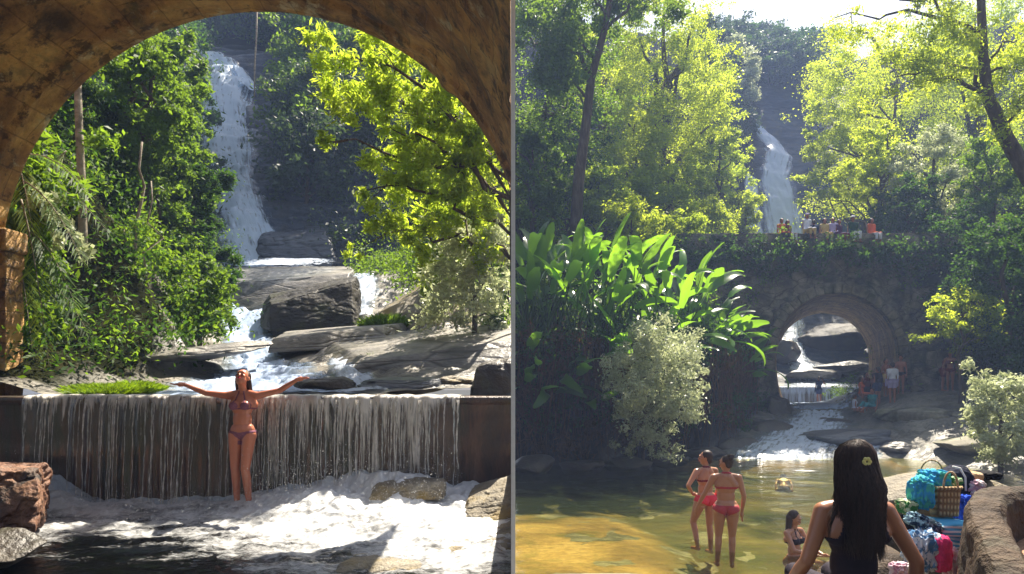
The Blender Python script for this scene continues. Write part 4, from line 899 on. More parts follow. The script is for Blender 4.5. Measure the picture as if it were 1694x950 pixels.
# low abutment wall right of the arch
ab = rough_block('abutment_wall', 16.9, 21.5, 28.2, 28.9, -1.4, 1.0, 'bridge', None, (0, 0, 0)); tag(ab, 'low dark stone wall right of the bridge arch above the grey beach', 'wall')

# ---- rocks of the right river
def RB_(px, py, d, size, seed, mat, label, **k): return boulder(k.pop('name', 'boulder'), tuple(P(px, py, d)), size, seed, mat, label, clipx=1, **k)
RB_(1405, 725, 25, (2.0, 1.2, .45), 51, 'cliff', 'smooth blue grey hump of rock below the arch', rough=.2)
RB_(1270, 715, 26.5, (1.5, 1.1, .45), 52, 'dark_rock', 'dark rock at the left of the low cascade', rough=.3)
RB_(1255, 696, 28, (1.1, .8, .35), 53, 'slab', 'pale green grey rock beside the left foot of the arch', rough=.3)
RB_(1365, 700, 27.6, (1.3, .8, .25), 54, 'dark_rock', 'flat dark rock in the stream right under the arch', rough=.3)
RB_(1560, 690, 26, (2.6, 1.8, .5), 55, 'beach', 'broad smooth grey green rock dome of the beach', rough=.14)
RB_(1640, 735, 22, (2.4, 1.2, .4), 56, 'beach', 'long low grey rock along the right water edge', rough=.2)
RB_(1480, 742, 23.6, (.7, .6, .25), 57, 'slab', 'small rock at the meeting of beach and cascade', rough=.3)
RB_(1300, 585, 47, (1.2, 1.0, 1.0), 64, 'dark_rock', 'dark rock at the left inside the arch view', rough=.3)
RB_(1345, 540, 53, (3.6, 1.2, 1.0), 65, 'cliff', 'long blue grey step across the arch view', rough=.3)
RB_(1382, 565, 49, (2.4, 1.5, 1.5), 58, 'black_rock', 'big dark boulder seen through the bridge arch', rough=.25)
RB_(1345, 620, 44, (2.2, 1.2, .4), 59, 'slab', 'flat pale slab above the far weir', rough=.25)
RB_(1400, 608, 44.5, (2.0, 1.2, .5), 60, 'slab', 'sloping grey slab right of the flat one behind the far weir', rough=.25)
RB_(1320, 538, 55, (3.0, 1.6, 1.3), 61, 'cliff', 'blue ledge high in the arch opening', rough=.25)
block('boulder', Q((1270, 700, 28.1), (1318, 700, 28.1), (1272, 655, 28.3), (1300, 662, 28.3), (1270, 690, 29.6), (1325, 690, 29.6), (1275, 650, 29.6), (1303, 660, 29.6)), 'dark_rock', 'dark rock plugging the lower left corner of the bridge arch', seed=81, amp=.08, clipx=1, rnd=.5)
block('boulder', Q((1440, 705, 27.4), (1520, 700, 27.4), (1450, 676, 27.8), (1515, 672, 27.8), (1445, 690, 29.4), (1520, 690, 29.4), (1455, 668, 29.4), (1515, 662, 29.4)), 'beach', 'grey rock under the feet of the arch group', seed=82, amp=.06, clipx=1, rnd=.5)
for i, (px, py, d, s_) in enumerate([(880, 770, 19.5, .5), (960, 772, 20.3, .45), (1040, 768, 21, .5), (1100, 762, 21.8, .4), (1165, 752, 23.2, .6), (1215, 742, 24.2, .7)]):
    RB_(px, py, d, (s_*1.6, s_, s_*.6), 70+i, 'dark_rock', ['dark rock at the water edge nearest the left border', 'low dark rock under the hanging roots', 'dark rock below the pale bush', 'dark rock right of the pale bush foot', 'dark rock left of the cascade mouth', 'black rock beside the cascade mouth'][i], group='dark rocks along the left water edge', sub=4)

# ---- hanging roots and dry leaves on the bank wall
rg = np.random.RandomState(21); mb = MB(); V = []; Fs = []; T = []
for i in range(520):
    x = rg.rand()*10.2+.12; y = float(ybank(x))-.15-.25*rg.rand(); zt = 1.4-1.6*rg.rand(); L = .8+2.6*rg.rand(); zb = max(-2.8, zt-L); w_ = .008+.02*rg.rand()**2; b_ = len(V); ph = rg.rand()*9
    for j in range(7):
        t = j/6; z = zt+(zb-zt)*t; xo = max(.05, x+.10*math.sin(ph+t*4)); yo = y-.12*math.sin(t*3+ph)-.15*t
        V += [(xo-w_*(1-.6*t), yo, z), (xo, yo-w_, z), (xo+w_*(1-.6*t), yo, z)]
    for j in range(6):
        for q in range(2): Fs.append((b_+j*3+q, b_+j*3+q+1, b_+j*3+q+4, b_+j*3+q+3)); T.append(rg.rand())
tag(mk('hanging_roots', V, np.array(Fs), G['dry'], None, False, T), 'brown roots hanging down the dark bank to the water', 'roots', kind='stuff')
C = [(max(.4, x), float(ybank(x))-.25, z) for x, z in zip(rg.rand(70)*10, rg.rand(70)*3.6-2.4)]
V, Fs, ti = leaves(C, [.35]*70, 9000, .22, rg, .16, 1.6, clipx=1); tag(mk('dead_leaves', V, Fs, G['dry'], None, False, ti), 'withered brown leaves hanging on the bank wall', 'dead leaves', kind='stuff')
C = [(max(.4, x), float(ybank(x))-.1, z) for x, z in zip(rg.rand(120)*10.6, rg.rand(120)*3.4-1.9)]
V, Fs, ti = leaves(C, [.4]*120, 16000, .13, rg, .4, .8, clipx=1); tag(mk('bank_creeper', V, Fs, G['deep'], None, False, ti), 'dark green creeper covering the bank wall', 'creeper', kind='stuff')

# ---- broad leaved plants
def blade(L, W, bend, rg, ns=12, tear=True):
    """one big paddle leaf along +x, arching down"""
    V = []; Fs = []; pos = Vector((0, 0, 0)); ang = 0
    for i in range(ns+1):
        t = i/ns; wd = W*(math.sin(math.pi*min(1, (t*.92+.06)))**.55)*(1-.25*t)
        wd1 = wd*(1-.25*rg.rand()*tear); wd2 = wd*(1-.25*rg.rand()*tear)
        nx, nz = -math.sin(ang), math.cos(ang)
        f = .30+.1*rg.rand()
        for s_, ww in ((-1, wd1), (-.5, wd1), (0, 0), (.5, wd2), (1, wd2)):
            ww = abs(s_)*ww; V.append((pos.x+nx*ww*f, s_ and math.copysign(ww, s_) or 0, pos.z+nz*ww*f-.25*ww*ww/W))
        pos = pos+Vector((math.cos(ang), 0, math.sin(ang)))*L/ns; ang -= bend/ns*(.4+1.2*t)
    for i in range(ns):
        for q in range(4): Fs.append([i*5+q, i*5+q+1, (i+1)*5+q+1, (i+1)*5+q])
    return np.array(V), np.array(Fs)
def bigplant(loc, H, seed, label, nleaf=8, group=None, lsc=1.0, spread=.5, mat='banana'):
    rg = np.random.RandomState(seed); root = empty('broad_leaved_plant', loc, 0, label, 'plant', group)
    for i in range(nleaf):
        az = i*2.4+rg.rand()*.8; el = 1.42-spread*(.3+1.0*rg.rand())*(1 if i > 1 else .3)
        ln = H*(.52+.30*rg.rand()); d = Vector((math.cos(az)*math.cos(el), math.sin(az)*math.cos(el), math.sin(el)))
        base = Vector((rg.normal()*.12, rg.normal()*.12, 0)); tip = base+d*ln
        mb = MB(); mb.tube([base, base.lerp(tip, .5)+Vector((0, 0, .04)), tip], [.035, .025, .015], 6)
        L = (.95+.75*rg.rand())*lsc; V, Fs = blade(L, (.17+.07*rg.rand())*lsc, .5+1.3*rg.rand()*(1.3 if i > 2 else .5), rg)
        e = el*(1.0 if i < 3 else .75)+.12*rg.normal(); E = Matrix.Translation(tip) @ Matrix.Rotation(az, 4, 'Z') @ Matrix.Rotation(-e, 4, 'Y') @ Matrix.Rotation(rg.normal()*.5, 4, 'X')
        V = np.array([(E @ Vector(v))[:] for v in V]); V[:, 0] = np.maximum(V[:, 0]+loc[0], .04+.0*V[:, 0])-loc[0]
        lf = mk('leaf', V, Fs, G[mat], root, True, np.full(len(Fs), rg.rand()**.8))
        b0_ = mb.build('leaf_stalk', G['mid'], root, True); a = b0_.data.attributes.new('tint', 'FLOAT', 'FACE'); a.data.foreach_set('value', np.full(len(b0_.data.polygons), .4, np.float32))
        if True:
            co = np.array([v.co[:] for v in b0_.data.vertices]); co[:, 0] = np.maximum(co[:, 0]+loc[0], .04)-loc[0]; b0_.data.vertices.foreach_set('co', co.astype(np.float32).ravel())
    return root
rg = np.random.RandomState(31)
pl = [(868, 330, 22.2), (895, 345, 22.6), (922, 335, 22), (955, 345, 22.8), (985, 360, 22), (905, 400, 21.6), (875, 410, 21.3), (1012, 365, 23), (1040, 380, 22.6), (1072, 385, 23.4), (1100, 395, 23), (950, 420, 21.8), (1000, 430, 21.9), (1050, 435, 22.4), (1130, 400, 24.2), (1150, 420, 25), (1105, 450, 23.4), (1165, 470, 25), (1210, 470, 26.4), (1140, 490, 24.2), (880, 480, 21.0), (925, 490, 21.3), (970, 495, 21.5), (1240, 500, 27.6), (1190, 510, 25.5)]
pl += [(865, 520, 20.9), (900, 535, 21.0), (948, 540, 21.2), (990, 530, 21.5), (1180, 545, 25.0), (1225, 540, 26.6), (1150, 520, 24.4), (875, 455, 21.1), (1020, 470, 22.0), (1085, 480, 22.8)]
whr = ['nearest the left border', 'second from the left border', 'with the tallest upright leaves', 'in the upper middle', 'right of the tallest ones', 'low down at the left', 'lowest at the left edge', 'behind the middle', 'above the pale bush', 'right of the middle clump', 'near the dark bridge end', 'in the middle of the clump', 'just above the pale bush top', 'right above the pale bush', 'with upright lit leaves by the bridge', 'touching the bridge shadow', 'low over the pale bush', 'in the shade by the bridge', 'drooping beside the arch', 'with long arching grey leaves', 'drooping over the wall far left', 'drooping over the wall left of the middle', 'drooping over the wall in the middle', 'nearest the arch', 'in the shade left of the arch']
whr += ['hanging lowest at the left border', 'hanging low over the roots', 'low between the roots and the upright ones', 'just left of the pale bush', 'low in the shade right of the pale bush', 'low beside the arch foot', 'behind the right side of the pale bush', 'half way down at the left border', 'directly behind the pale bush top', 'right behind the crown of the pale bush']
for i, (px, py, d) in enumerate(pl):
    x = max(.35, RX(px, d)); y = max(d, float(ybank(x))+.25); zt = (620-py)/F*y; zb = float(zR(x, y, False)); H = max(1.1, zt-zb-.6)
    low = py > 440
    bigplant((x, y, zb-.05), min(H, 3.9) if not low else 1.1, 400+i, 'bright broad leaved plant '+whr[i] if not low else 'shaded broad leaved plant '+whr[i], 9 if not low else 8, 'broad leaved plants on the left bank', 1.15 if not low else 1.05, .45 if not low else 1.2)
# ---- trees
def RT(px, py_top, d, wpx, seed, leaf, label, cb=None, **k):
    x = RX(px, d); zb = float(zR(x, d, False)); H = (620-py_top)/F*d-zb+.1; Rc = wpx/2/F*d
    if cb is not None: k['crown_from'] = max(.02, ((620-cb)/F*d-zb)/H)
    return tree(k.pop('name', 'forest_tree'), (x, d, zb-.1), H, Rc, seed, leaf, label, clipx=1, **k)
g1 = 'trees of the left valley side'; kw = dict(size=.135, clump=.25, limbs=8)
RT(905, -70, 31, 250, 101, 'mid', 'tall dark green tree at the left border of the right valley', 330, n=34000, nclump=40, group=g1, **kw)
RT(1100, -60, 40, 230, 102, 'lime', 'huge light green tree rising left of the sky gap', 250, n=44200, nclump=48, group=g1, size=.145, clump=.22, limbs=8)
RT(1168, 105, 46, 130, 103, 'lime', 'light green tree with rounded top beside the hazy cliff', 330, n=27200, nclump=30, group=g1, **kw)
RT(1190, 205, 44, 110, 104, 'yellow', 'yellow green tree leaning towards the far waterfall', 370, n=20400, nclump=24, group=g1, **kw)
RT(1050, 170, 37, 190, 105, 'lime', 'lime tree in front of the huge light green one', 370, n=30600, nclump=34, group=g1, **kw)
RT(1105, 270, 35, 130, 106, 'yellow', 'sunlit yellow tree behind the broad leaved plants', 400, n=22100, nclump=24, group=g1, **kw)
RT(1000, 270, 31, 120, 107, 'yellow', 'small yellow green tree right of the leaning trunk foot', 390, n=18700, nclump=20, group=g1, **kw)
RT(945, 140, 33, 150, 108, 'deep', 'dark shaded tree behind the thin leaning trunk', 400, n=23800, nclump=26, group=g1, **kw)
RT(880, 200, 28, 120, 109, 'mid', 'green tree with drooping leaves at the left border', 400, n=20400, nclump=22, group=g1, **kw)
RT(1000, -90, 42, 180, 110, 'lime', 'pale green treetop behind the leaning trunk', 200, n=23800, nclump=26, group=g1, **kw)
RT(1225, 325, 42, 60, 111, 'lime', 'little green tree at the left end of the bridge top', 385, n=8500, nclump=10, group=g1, size=.15, clump=.4, limbs=5)
RT(1165, 330, 37, 100, 112, 'lime', 'bushy green tree above the left half of the bridge', 395, n=13600, nclump=16, group=g1, size=.15, clump=.35, limbs=5)
RT(1045, 330, 29, 100, 113, 'lime', 'leafy bush between the broad leaved plants and the forest', 420, n=13600, nclump=16, group=g1, size=.14, clump=.35, limbs=5, name='shrub')
RT(1120, 350, 30.5, 90, 114, 'yellow', 'yellow bush at the left end of the bridge', 430, n=11900, nclump=14, group=g1, size=.14, clump=.35, limbs=5, name='shrub')
rg = np.random.RandomState(57); pts = []; rad = []
while len(pts) < 420:
    y = 22+rg.rand()*22; x = rg.rand()*34
    if y < 39:
        if x < 11.5:
            if y < ybank(x)+.3: continue
        elif x < 18.6: continue
        if x < 12 and y > 28.5: continue
    elif abs(x-(13.9+(y-29)*.405)) < 5: continue
    pts.append((x, y, float(zR(x, y, False))+.2+.4*rg.rand())); rad.append(.45+.4*rg.rand())
undergrowth('undergrowth', pts[:250], rad[:250], 36000, .14, 'deep', 'dark undergrowth on the slopes of the right valley', 4, 1)
undergrowth('undergrowth', pts[250:], rad[250:], 26000, .14, 'mid', 'leafy weeds on the slopes of the right valley', 5, 1)
# leaning thin trunk
d = 27
branch_tree('leaning_tree', [P(950, 420, d), P(957, 300, d), P(968, 215, d), P(978, 130, d), P(1000, 50, d), P(1020, -60, d), .26],
  [(P(978, 130, d), P(880, 20, d+.5), .10), (P(985, 100, d), P(930, 60, d), .07), (P(1000, 50, d), P(1090, -10, d+1), .08), (P(968, 160, d), P(905, 110, d), .06), (P(1005, 30, d), P(960, -30, d), .07)],
  'mid', 'tall tree with thin leaning trunk and bare forks above the broad leaved plants', 121, n=16000, size=.2, clump=.75, clipx=1, mat='bark')
g2 = 'trees of the right valley side'
RT(1485, 60, 44, 150, 131, 'lime', 'tall light green tree right of the far waterfall', 330, crown_off=(-3.2, 0), trunk_r=.22, n=27200, nclump=30, group=g2, **kw)
RT(1450, 165, 46, 80, 132, 'lime', 'slim leafy tree whose branches reach over the far waterfall', 345, crown_off=(-4, 0), trunk_r=.15, n=13600, nclump=18, group=g2, **kw)
RT(1480, 10, 50, 260, 133, 'lime', 'big yellow green tree in the upper right behind the branches', 330, n=40800, nclump=46, group=g2, size=.145, clump=.24, limbs=8)
RT(1620, -40, 46, 240, 134, 'yellow', 'sunlit yellow tree crown at the upper right corner', 300, n=37400, nclump=40, group=g2, size=.145, clump=.24, limbs=8)
RT(1545, 205, 34, 130, 135, 'pale', 'pale flowering tree with silvery leaves in the right forest', 400, n=22100, nclump=26, group=g2, **kw)
RT(1640, 230, 31, 150, 136, 'mid', 'mid green tree behind the leaning trunk on the right', 420, n=23800, nclump=26, group=g2, **kw)
RT(1500, 300, 33, 120, 137, 'deep', 'dark tree above the right end of the bridge', 400, n=18700, nclump=22, group=g2, **kw)
RT(1590, 330, 29.5, 150, 138, 'deep', 'dark shaded tree right of the bridge', 600, n=25500, nclump=30, group=g2, size=.14, clump=.3, limbs=8)
RT(1670, 340, 25, 150, 139, 'deep', 'dark dense tree at the right border', 640, n=28900, nclump=32, group=g2, size=.13, clump=.3, limbs=8)
RT(1590, 480, 25.5, 110, 140, 'lime', 'bright lime shrub in the dark undergrowth right of the arch', 560, n=8500, nclump=12, group=g2, size=.12, clump=.35, limbs=5, name='shrub')
RT(1655, 610, 19.5, 110, 141, 'pale', 'pale shiny leaved bush at the right border above the beach', 760, n=11050, nclump=18, size=.12, clump=.35, limbs=5, name='shrub')
RT(1455, 210, 36, 90, 142, 'lime', 'small forked tree standing on the bridge end behind the people', 330, n=11900, nclump=14, group=g2, size=.16, clump=.35, limbs=6, trunk_r=.18)
RT(1220, 60, 66, 70, 143, 'pale', 'pale hazy tree beside the sky gap', 200, n=11900, nclump=16, group=g1, size=.28, clump=.35, limbs=4)
RT(1175, 20, 62, 80, 144, 'blue', 'bluish hazy tree at the left edge of the sky gap', 200, n=11900, nclump=16, group=g1, size=.28, clump=.35, limbs=4)
# big leaning tree at right with the long bare branches
d = 24
branch_tree('spreading_tree', [P(1760, 380, d), P(1700, 290, d), P(1665, 230, d), P(1634, 160, d), P(1626, 90, d), P(1622, -20, d), .32],
  [(P(1634, 150, d), P(1500, 100, d+.5), .09), (P(1636, 160, d), P(1480, 128, d), .09), (P(1628, 80, d), P(1570, 50, d), .06), (P(1634, 120, d), P(1700, 120, d), .06), (P(1630, 110, d), P(1690, 60, d), .06),
   (P(1626, 60, d), P(1450, -10, d+1), .08), (P(1622, -20, d), P(1500, -110, d+1), .09), (P(1622, -20, d), P(1380, -90, d+2), .09), (P(1560, -60, d+.5), P(1290, -75, d+3), .07), (P(1622, -20, d), P(1600, -160, d), .09), (P(1660, 230, d), P(1700, 150, d-1), .07), (P(1628, 60, d), P(1380, 30, d+2), .09)],
  'lime', 'spreading tree with long bare dark branches and airy yellow green leaves', 151, n=26000, size=.14, clump=.62, clipx=1)
# unseen canopy tree added beside the frame to throw dappled shade on the pool
branch_tree('overhanging_tree', [(17.5, 18, -1.5), (17.2, 18, 4), (16.4, 18.2, 8), (15.2, 18.4, 12), (14.4, 18.5, 15), .3],
  [((16.4, 18.2, 9.5), (6.0, 17.6, 11.6), .12), ((15.6, 18.4, 11), (8.4, 20.4, 13.4), .10), ((16.2, 18.2, 10), (9.5, 16.4, 11.0), .09), ((15.2, 18.4, 12.5), (5.2, 20.5, 14.2), .09)],
  'mid', 'unseen tree added beside the pool so its high branches shade the water', 155, n=9000, size=.16, clump=.42, clipx=1, per=6)
# pale bush over the wall
p = P(1085, 640, 20.8)
tree('shrub', (p.x-.15, 20.6, -1.1), 2.55, 1.5, 161, 'pale', 'large pale silvery bush hanging over the dark bank', n=17000, size=.11, nclump=36, crown_from=.0, clump=.27, limbs=6, crown_off=(0, -1.2), clipx=1, aspect=.35)
tree('shrub', (p.x-.4, 20.8, -2.6), 2.2, 1.0, 162, 'pale', 'sparser lower part of foliage below the large pale bush', n=3600, size=.12, nclump=12, crown_from=.1, clump=.36, limbs=5, crown_off=(0, -1.0), clipx=1, aspect=.35)
# creepers on the bridge
rg = np.random.RandomState(41)
C = [(x, 28.7, 5.7-abs(rg.normal())*.6+.5*pn(x*.8, 3)) for x in np.linspace(7, 22, 90)]; V, Fs, ti = leaves(C, [.42]*90, 11000, .14, rg, .4, .8, clipx=1)
tag(mk('bridge_creeper', V, Fs, G['deep'], None, False, ti), 'dark creeper hanging over the top of the bridge face', 'creeper', kind='stuff')
C = [(7+rg.rand()*15, 28.75, -1+7*rg.rand()) for _ in range(60)]; C = [c for c in C if (c[0]-CX)**2+(c[2]-CZ)**2 > 3.4**2]; V, Fs, ti = leaves(C, [.4]*len(C), 3600, .13, rg, .4, .8, clipx=1)
tag(mk('bridge_fern_cover', V, Fs, G['mid'], None, False, ti), 'scattered ferns and weeds rooted in the bridge masonry', 'ferns', kind='stuff')
# hazy mountain crowns on the skyline
spots = []; rg = np.random.RandomState(91)
for i in range(52):
    y = 60+26*rg.rand(); px = 1165+200*rg.rand(); x = RX(px, y)
    if y < 70 and abs(px-1280) < 55: continue
    spots.append((x, y, px))
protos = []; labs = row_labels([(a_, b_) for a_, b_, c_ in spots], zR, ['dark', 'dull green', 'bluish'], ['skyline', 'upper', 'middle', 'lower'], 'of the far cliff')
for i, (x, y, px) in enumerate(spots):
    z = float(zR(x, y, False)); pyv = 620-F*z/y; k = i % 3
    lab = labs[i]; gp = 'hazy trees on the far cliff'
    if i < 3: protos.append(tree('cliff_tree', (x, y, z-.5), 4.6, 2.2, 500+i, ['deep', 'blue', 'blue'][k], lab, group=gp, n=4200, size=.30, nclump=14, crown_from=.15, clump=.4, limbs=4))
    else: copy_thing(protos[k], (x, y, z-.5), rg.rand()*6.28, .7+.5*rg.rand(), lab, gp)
# unseen slope closing the valley behind the viewer, added to block skylight
hb = sheet('unseen_hillside', lambda x, y: -2.5+np.clip(-3-y, 0, 60)*.95+1.5*fbm(x*.15, y*.15, 2), np.linspace(-45, 45, 60), np.linspace(-34, -2.9, 30), 'soil')
# ---- haze and the ground under everything
sheet('ground', lambda x, y: -6+0*x, np.linspace(-150, 150, 4), np.linspace(-20, 260, 4), 'soil')
m, n, out = M('valley_haze'); pv = N(n, 'ShaderNodeVolumePrincipled', {'Color': (.42, .57, 1, 1), 'Density': .0019, 'Anisotropy': .1}); n.links.new(pv.outputs[0], out.inputs['Volume'])
mb = MB(); mb.box((0, 46, 20), (190, 172, 56)); hz = mb.build('haze', m); tag(hz, kind='stuff')
# ================================================================== PEOPLE
def skinmat(name, c, c2):
    m, n, out = M(name); v = coords(n); a = noise(n, v, 9, 4)
    bs = N(n, 'ShaderNodeBsdfPrincipled', {'Base Color': mixc(n, a, c, c2), 'Roughness': .33, 'Specular IOR Level': .55, 'Subsurface Weight': .12, 'Subsurface Scale': .02,
         'Normal': N(n, 'ShaderNodeBump', {'Height': noise(n, v, 60, 3), 'Strength': .12, 'Distance': .004}).outputs[0]})
    n.links.new(bs.outputs[0], out.inputs[0]); return m
SK = {'red': skinmat('tanned_reddish_skin', (.66, .25, .14), (.50, .16, .09)), 'tan': skinmat('light_brown_skin', (.46, .23, .14), (.36, .17, .10)), 'warm': skinmat('warm_brown_skin', (.42, .19, .10), (.32, .13, .07)), 'dusk': skinmat('reddish_brown_skin', (.34, .12, .07), (.26, .09, .05))}
def cloth(name, c, c2=None, sc=40, rough=.8): return plain(name, c, rough, c2, sc, .3, .2)
CL = {'print': cloth('dark_print_bikini', (.05, .015, .03), (.45, .18, .25), 90), 'pink': cloth('pink_swimwear', (.75, .06, .09), (.6, .04, .08)), 'redprint': cloth('red_print_swimwear', (.60, .05, .04), (.20, .06, .10), 70),
      'black': cloth('black_cotton', (.012, .010, .018), (.030, .020, .034)), 'white': cloth('white_cotton', (.72, .74, .85), (.6, .6, .75)), 'maroon': cloth('maroon_cloth', (.18, .02, .03)), 'orange': cloth('orange_red_cloth', (.7, .16, .07)),
      'blue': cloth('navy_cloth', (.03, .05, .14)), 'yellow': cloth('yellow_cloth', (.6, .45, .2)), 'green': cloth('dark_green_cloth', (.02, .07, .05)), 'lilac': cloth('lilac_cloth', (.5, .42, .7)), 'teal': cloth('teal_cloth', (.04, .25, .3)), 'purple': cloth('dark_purple_cloth', (.10, .03, .10))}
m, n, out = M('dark_hair'); v = coords(n, (60, 60, 4)); a = noise(n, v, 1.5, 4)
bs = N(n, 'ShaderNodeBsdfPrincipled', {'Base Color': ramp(n, a, [(.3, (.010, .006, .006)), (.7, (.06, .034, .026))]), 'Roughness': .5, 'Specular IOR Level': .3, 'Normal': N(n, 'ShaderNodeBump', {'Height': a, 'Strength': .5, 'Distance': .01}).outputs[0]})
n.links.new(bs.outputs[0], out.inputs[0]); HAIR = m
import bmesh
def _sph(nu=14, nv=9):
    V = []; Fs = []
    for j in range(nv+1):
        p = math.pi*j/nv
        for i in range(nu): a = 2*math.pi*i/nu; V.append((math.sin(p)*math.cos(a), math.sin(p)*math.sin(a), math.cos(p)))
    for j in range(nv):
        for i in range(nu): Fs.append((j*nu+i, (j+1)*nu+i, (j+1)*nu+(i+1) % nu, j*nu+(i+1) % nu))
    return np.array(V), Fs
SV, SF = _sph()
class Prims:
    def __init__(s): s.mb = MB()
    def ell(s, c, r, E=None):
        V = SV*np.array(r if hasattr(r, '__len__') else (r, r, r))
        if E is not None: V = V @ np.array(E.to_3x3()).T
        s.mb.add(V+np.array(c), SF); return s
    def cap(s, a, b, ra, rb):
        a, b = Vector(a), Vector(b); d = (b-a); Q = d.to_track_quat('Z', 'Y').to_matrix() if d.length > 1e-6 else Matrix.Identity(3)
        V = SV @ np.array(Q).T; up = SV[:, 2] > 1e-6
        V = np.where(up[:, None], V*rb+np.array(b), V*ra+np.array(a)); s.mb.add(V, SF); return s
    def chain(s, pts, rs):
        for i in range(len(pts)-1): s.cap(pts[i], pts[i+1], rs[i], rs[i+1])
        return s
    def solid(s, name, mat, parent, voxel, smooth_it=4, fac=.5):
        o = mk(name+'_tmp', s.mb.v, s.mb.f, None)
        r = o.modifiers.new('r', 'REMESH'); r.mode = 'VOXEL'; r.voxel_size = voxel; r.use_smooth_shade = True
        if smooth_it: q = o.modifiers.new('s', 'SMOOTH'); q.factor = fac; q.iterations = smooth_it
        dg = bpy.context.evaluated_depsgraph_get(); dg.update(); me = bpy.data.meshes.new_from_object(o.evaluated_get(dg), depsgraph=dg)
        old = o.data; bpy.data.objects.remove(o); bpy.data.meshes.remove(old)
        me.name = name; me.materials.clear(); me.materials.append(mat); n2 = bpy.data.objects.new(name, me); COL.objects.link(n2); n2.parent = parent
        me.polygons.foreach_set('use_smooth', np.ones(len(me.polygons), dtype=bool)); return n2
def hand(pr, w_, d, side_v, r=.0085, curl=.15, spread=.16, L=.075):
    """wrist point, pointing direction, direction of the thumb side"""
    w_, d, sv = Vector(w_), Vector(d).normalized(), Vector(side_v); sv = (sv-d*sv.dot(d)).normalized(); nn = d.cross(sv)
    pr.cap(w_, w_+d*.045, .024, .030); pr.cap(w_+d*.035+sv*.018, w_+d*.075+sv*.024, .016, .013); pr.cap(w_+d*.035-sv*.014, w_+d*.075-sv*.022, .017, .012); pr.cap(w_+d*.04, w_+d*.08, .016, .013)
    for i, (o, l) in enumerate([(.030, .9), (.010, 1.0), (-.010, .95), (-.029, .75)]):
        b = w_+d*.075+sv*o; d1 = (d+sv*o*spread*30*.35+nn*curl*.4).normalized(); d2 = (d1+nn*curl).normalized(); m1 = b+d1*L*l*.5; pr.chain([b, m1, m1+d2*L*l*.5], [r*1.05, r, r*.8])
    b = w_+d*.02+sv*.022; d1 = (d*.75+sv*.75).normalized(); m1 = b+d1*.035; pr.chain([b, m1, m1+(d+sv*.4).normalized()*.03], [r*1.4, r*1.15, r*.9])
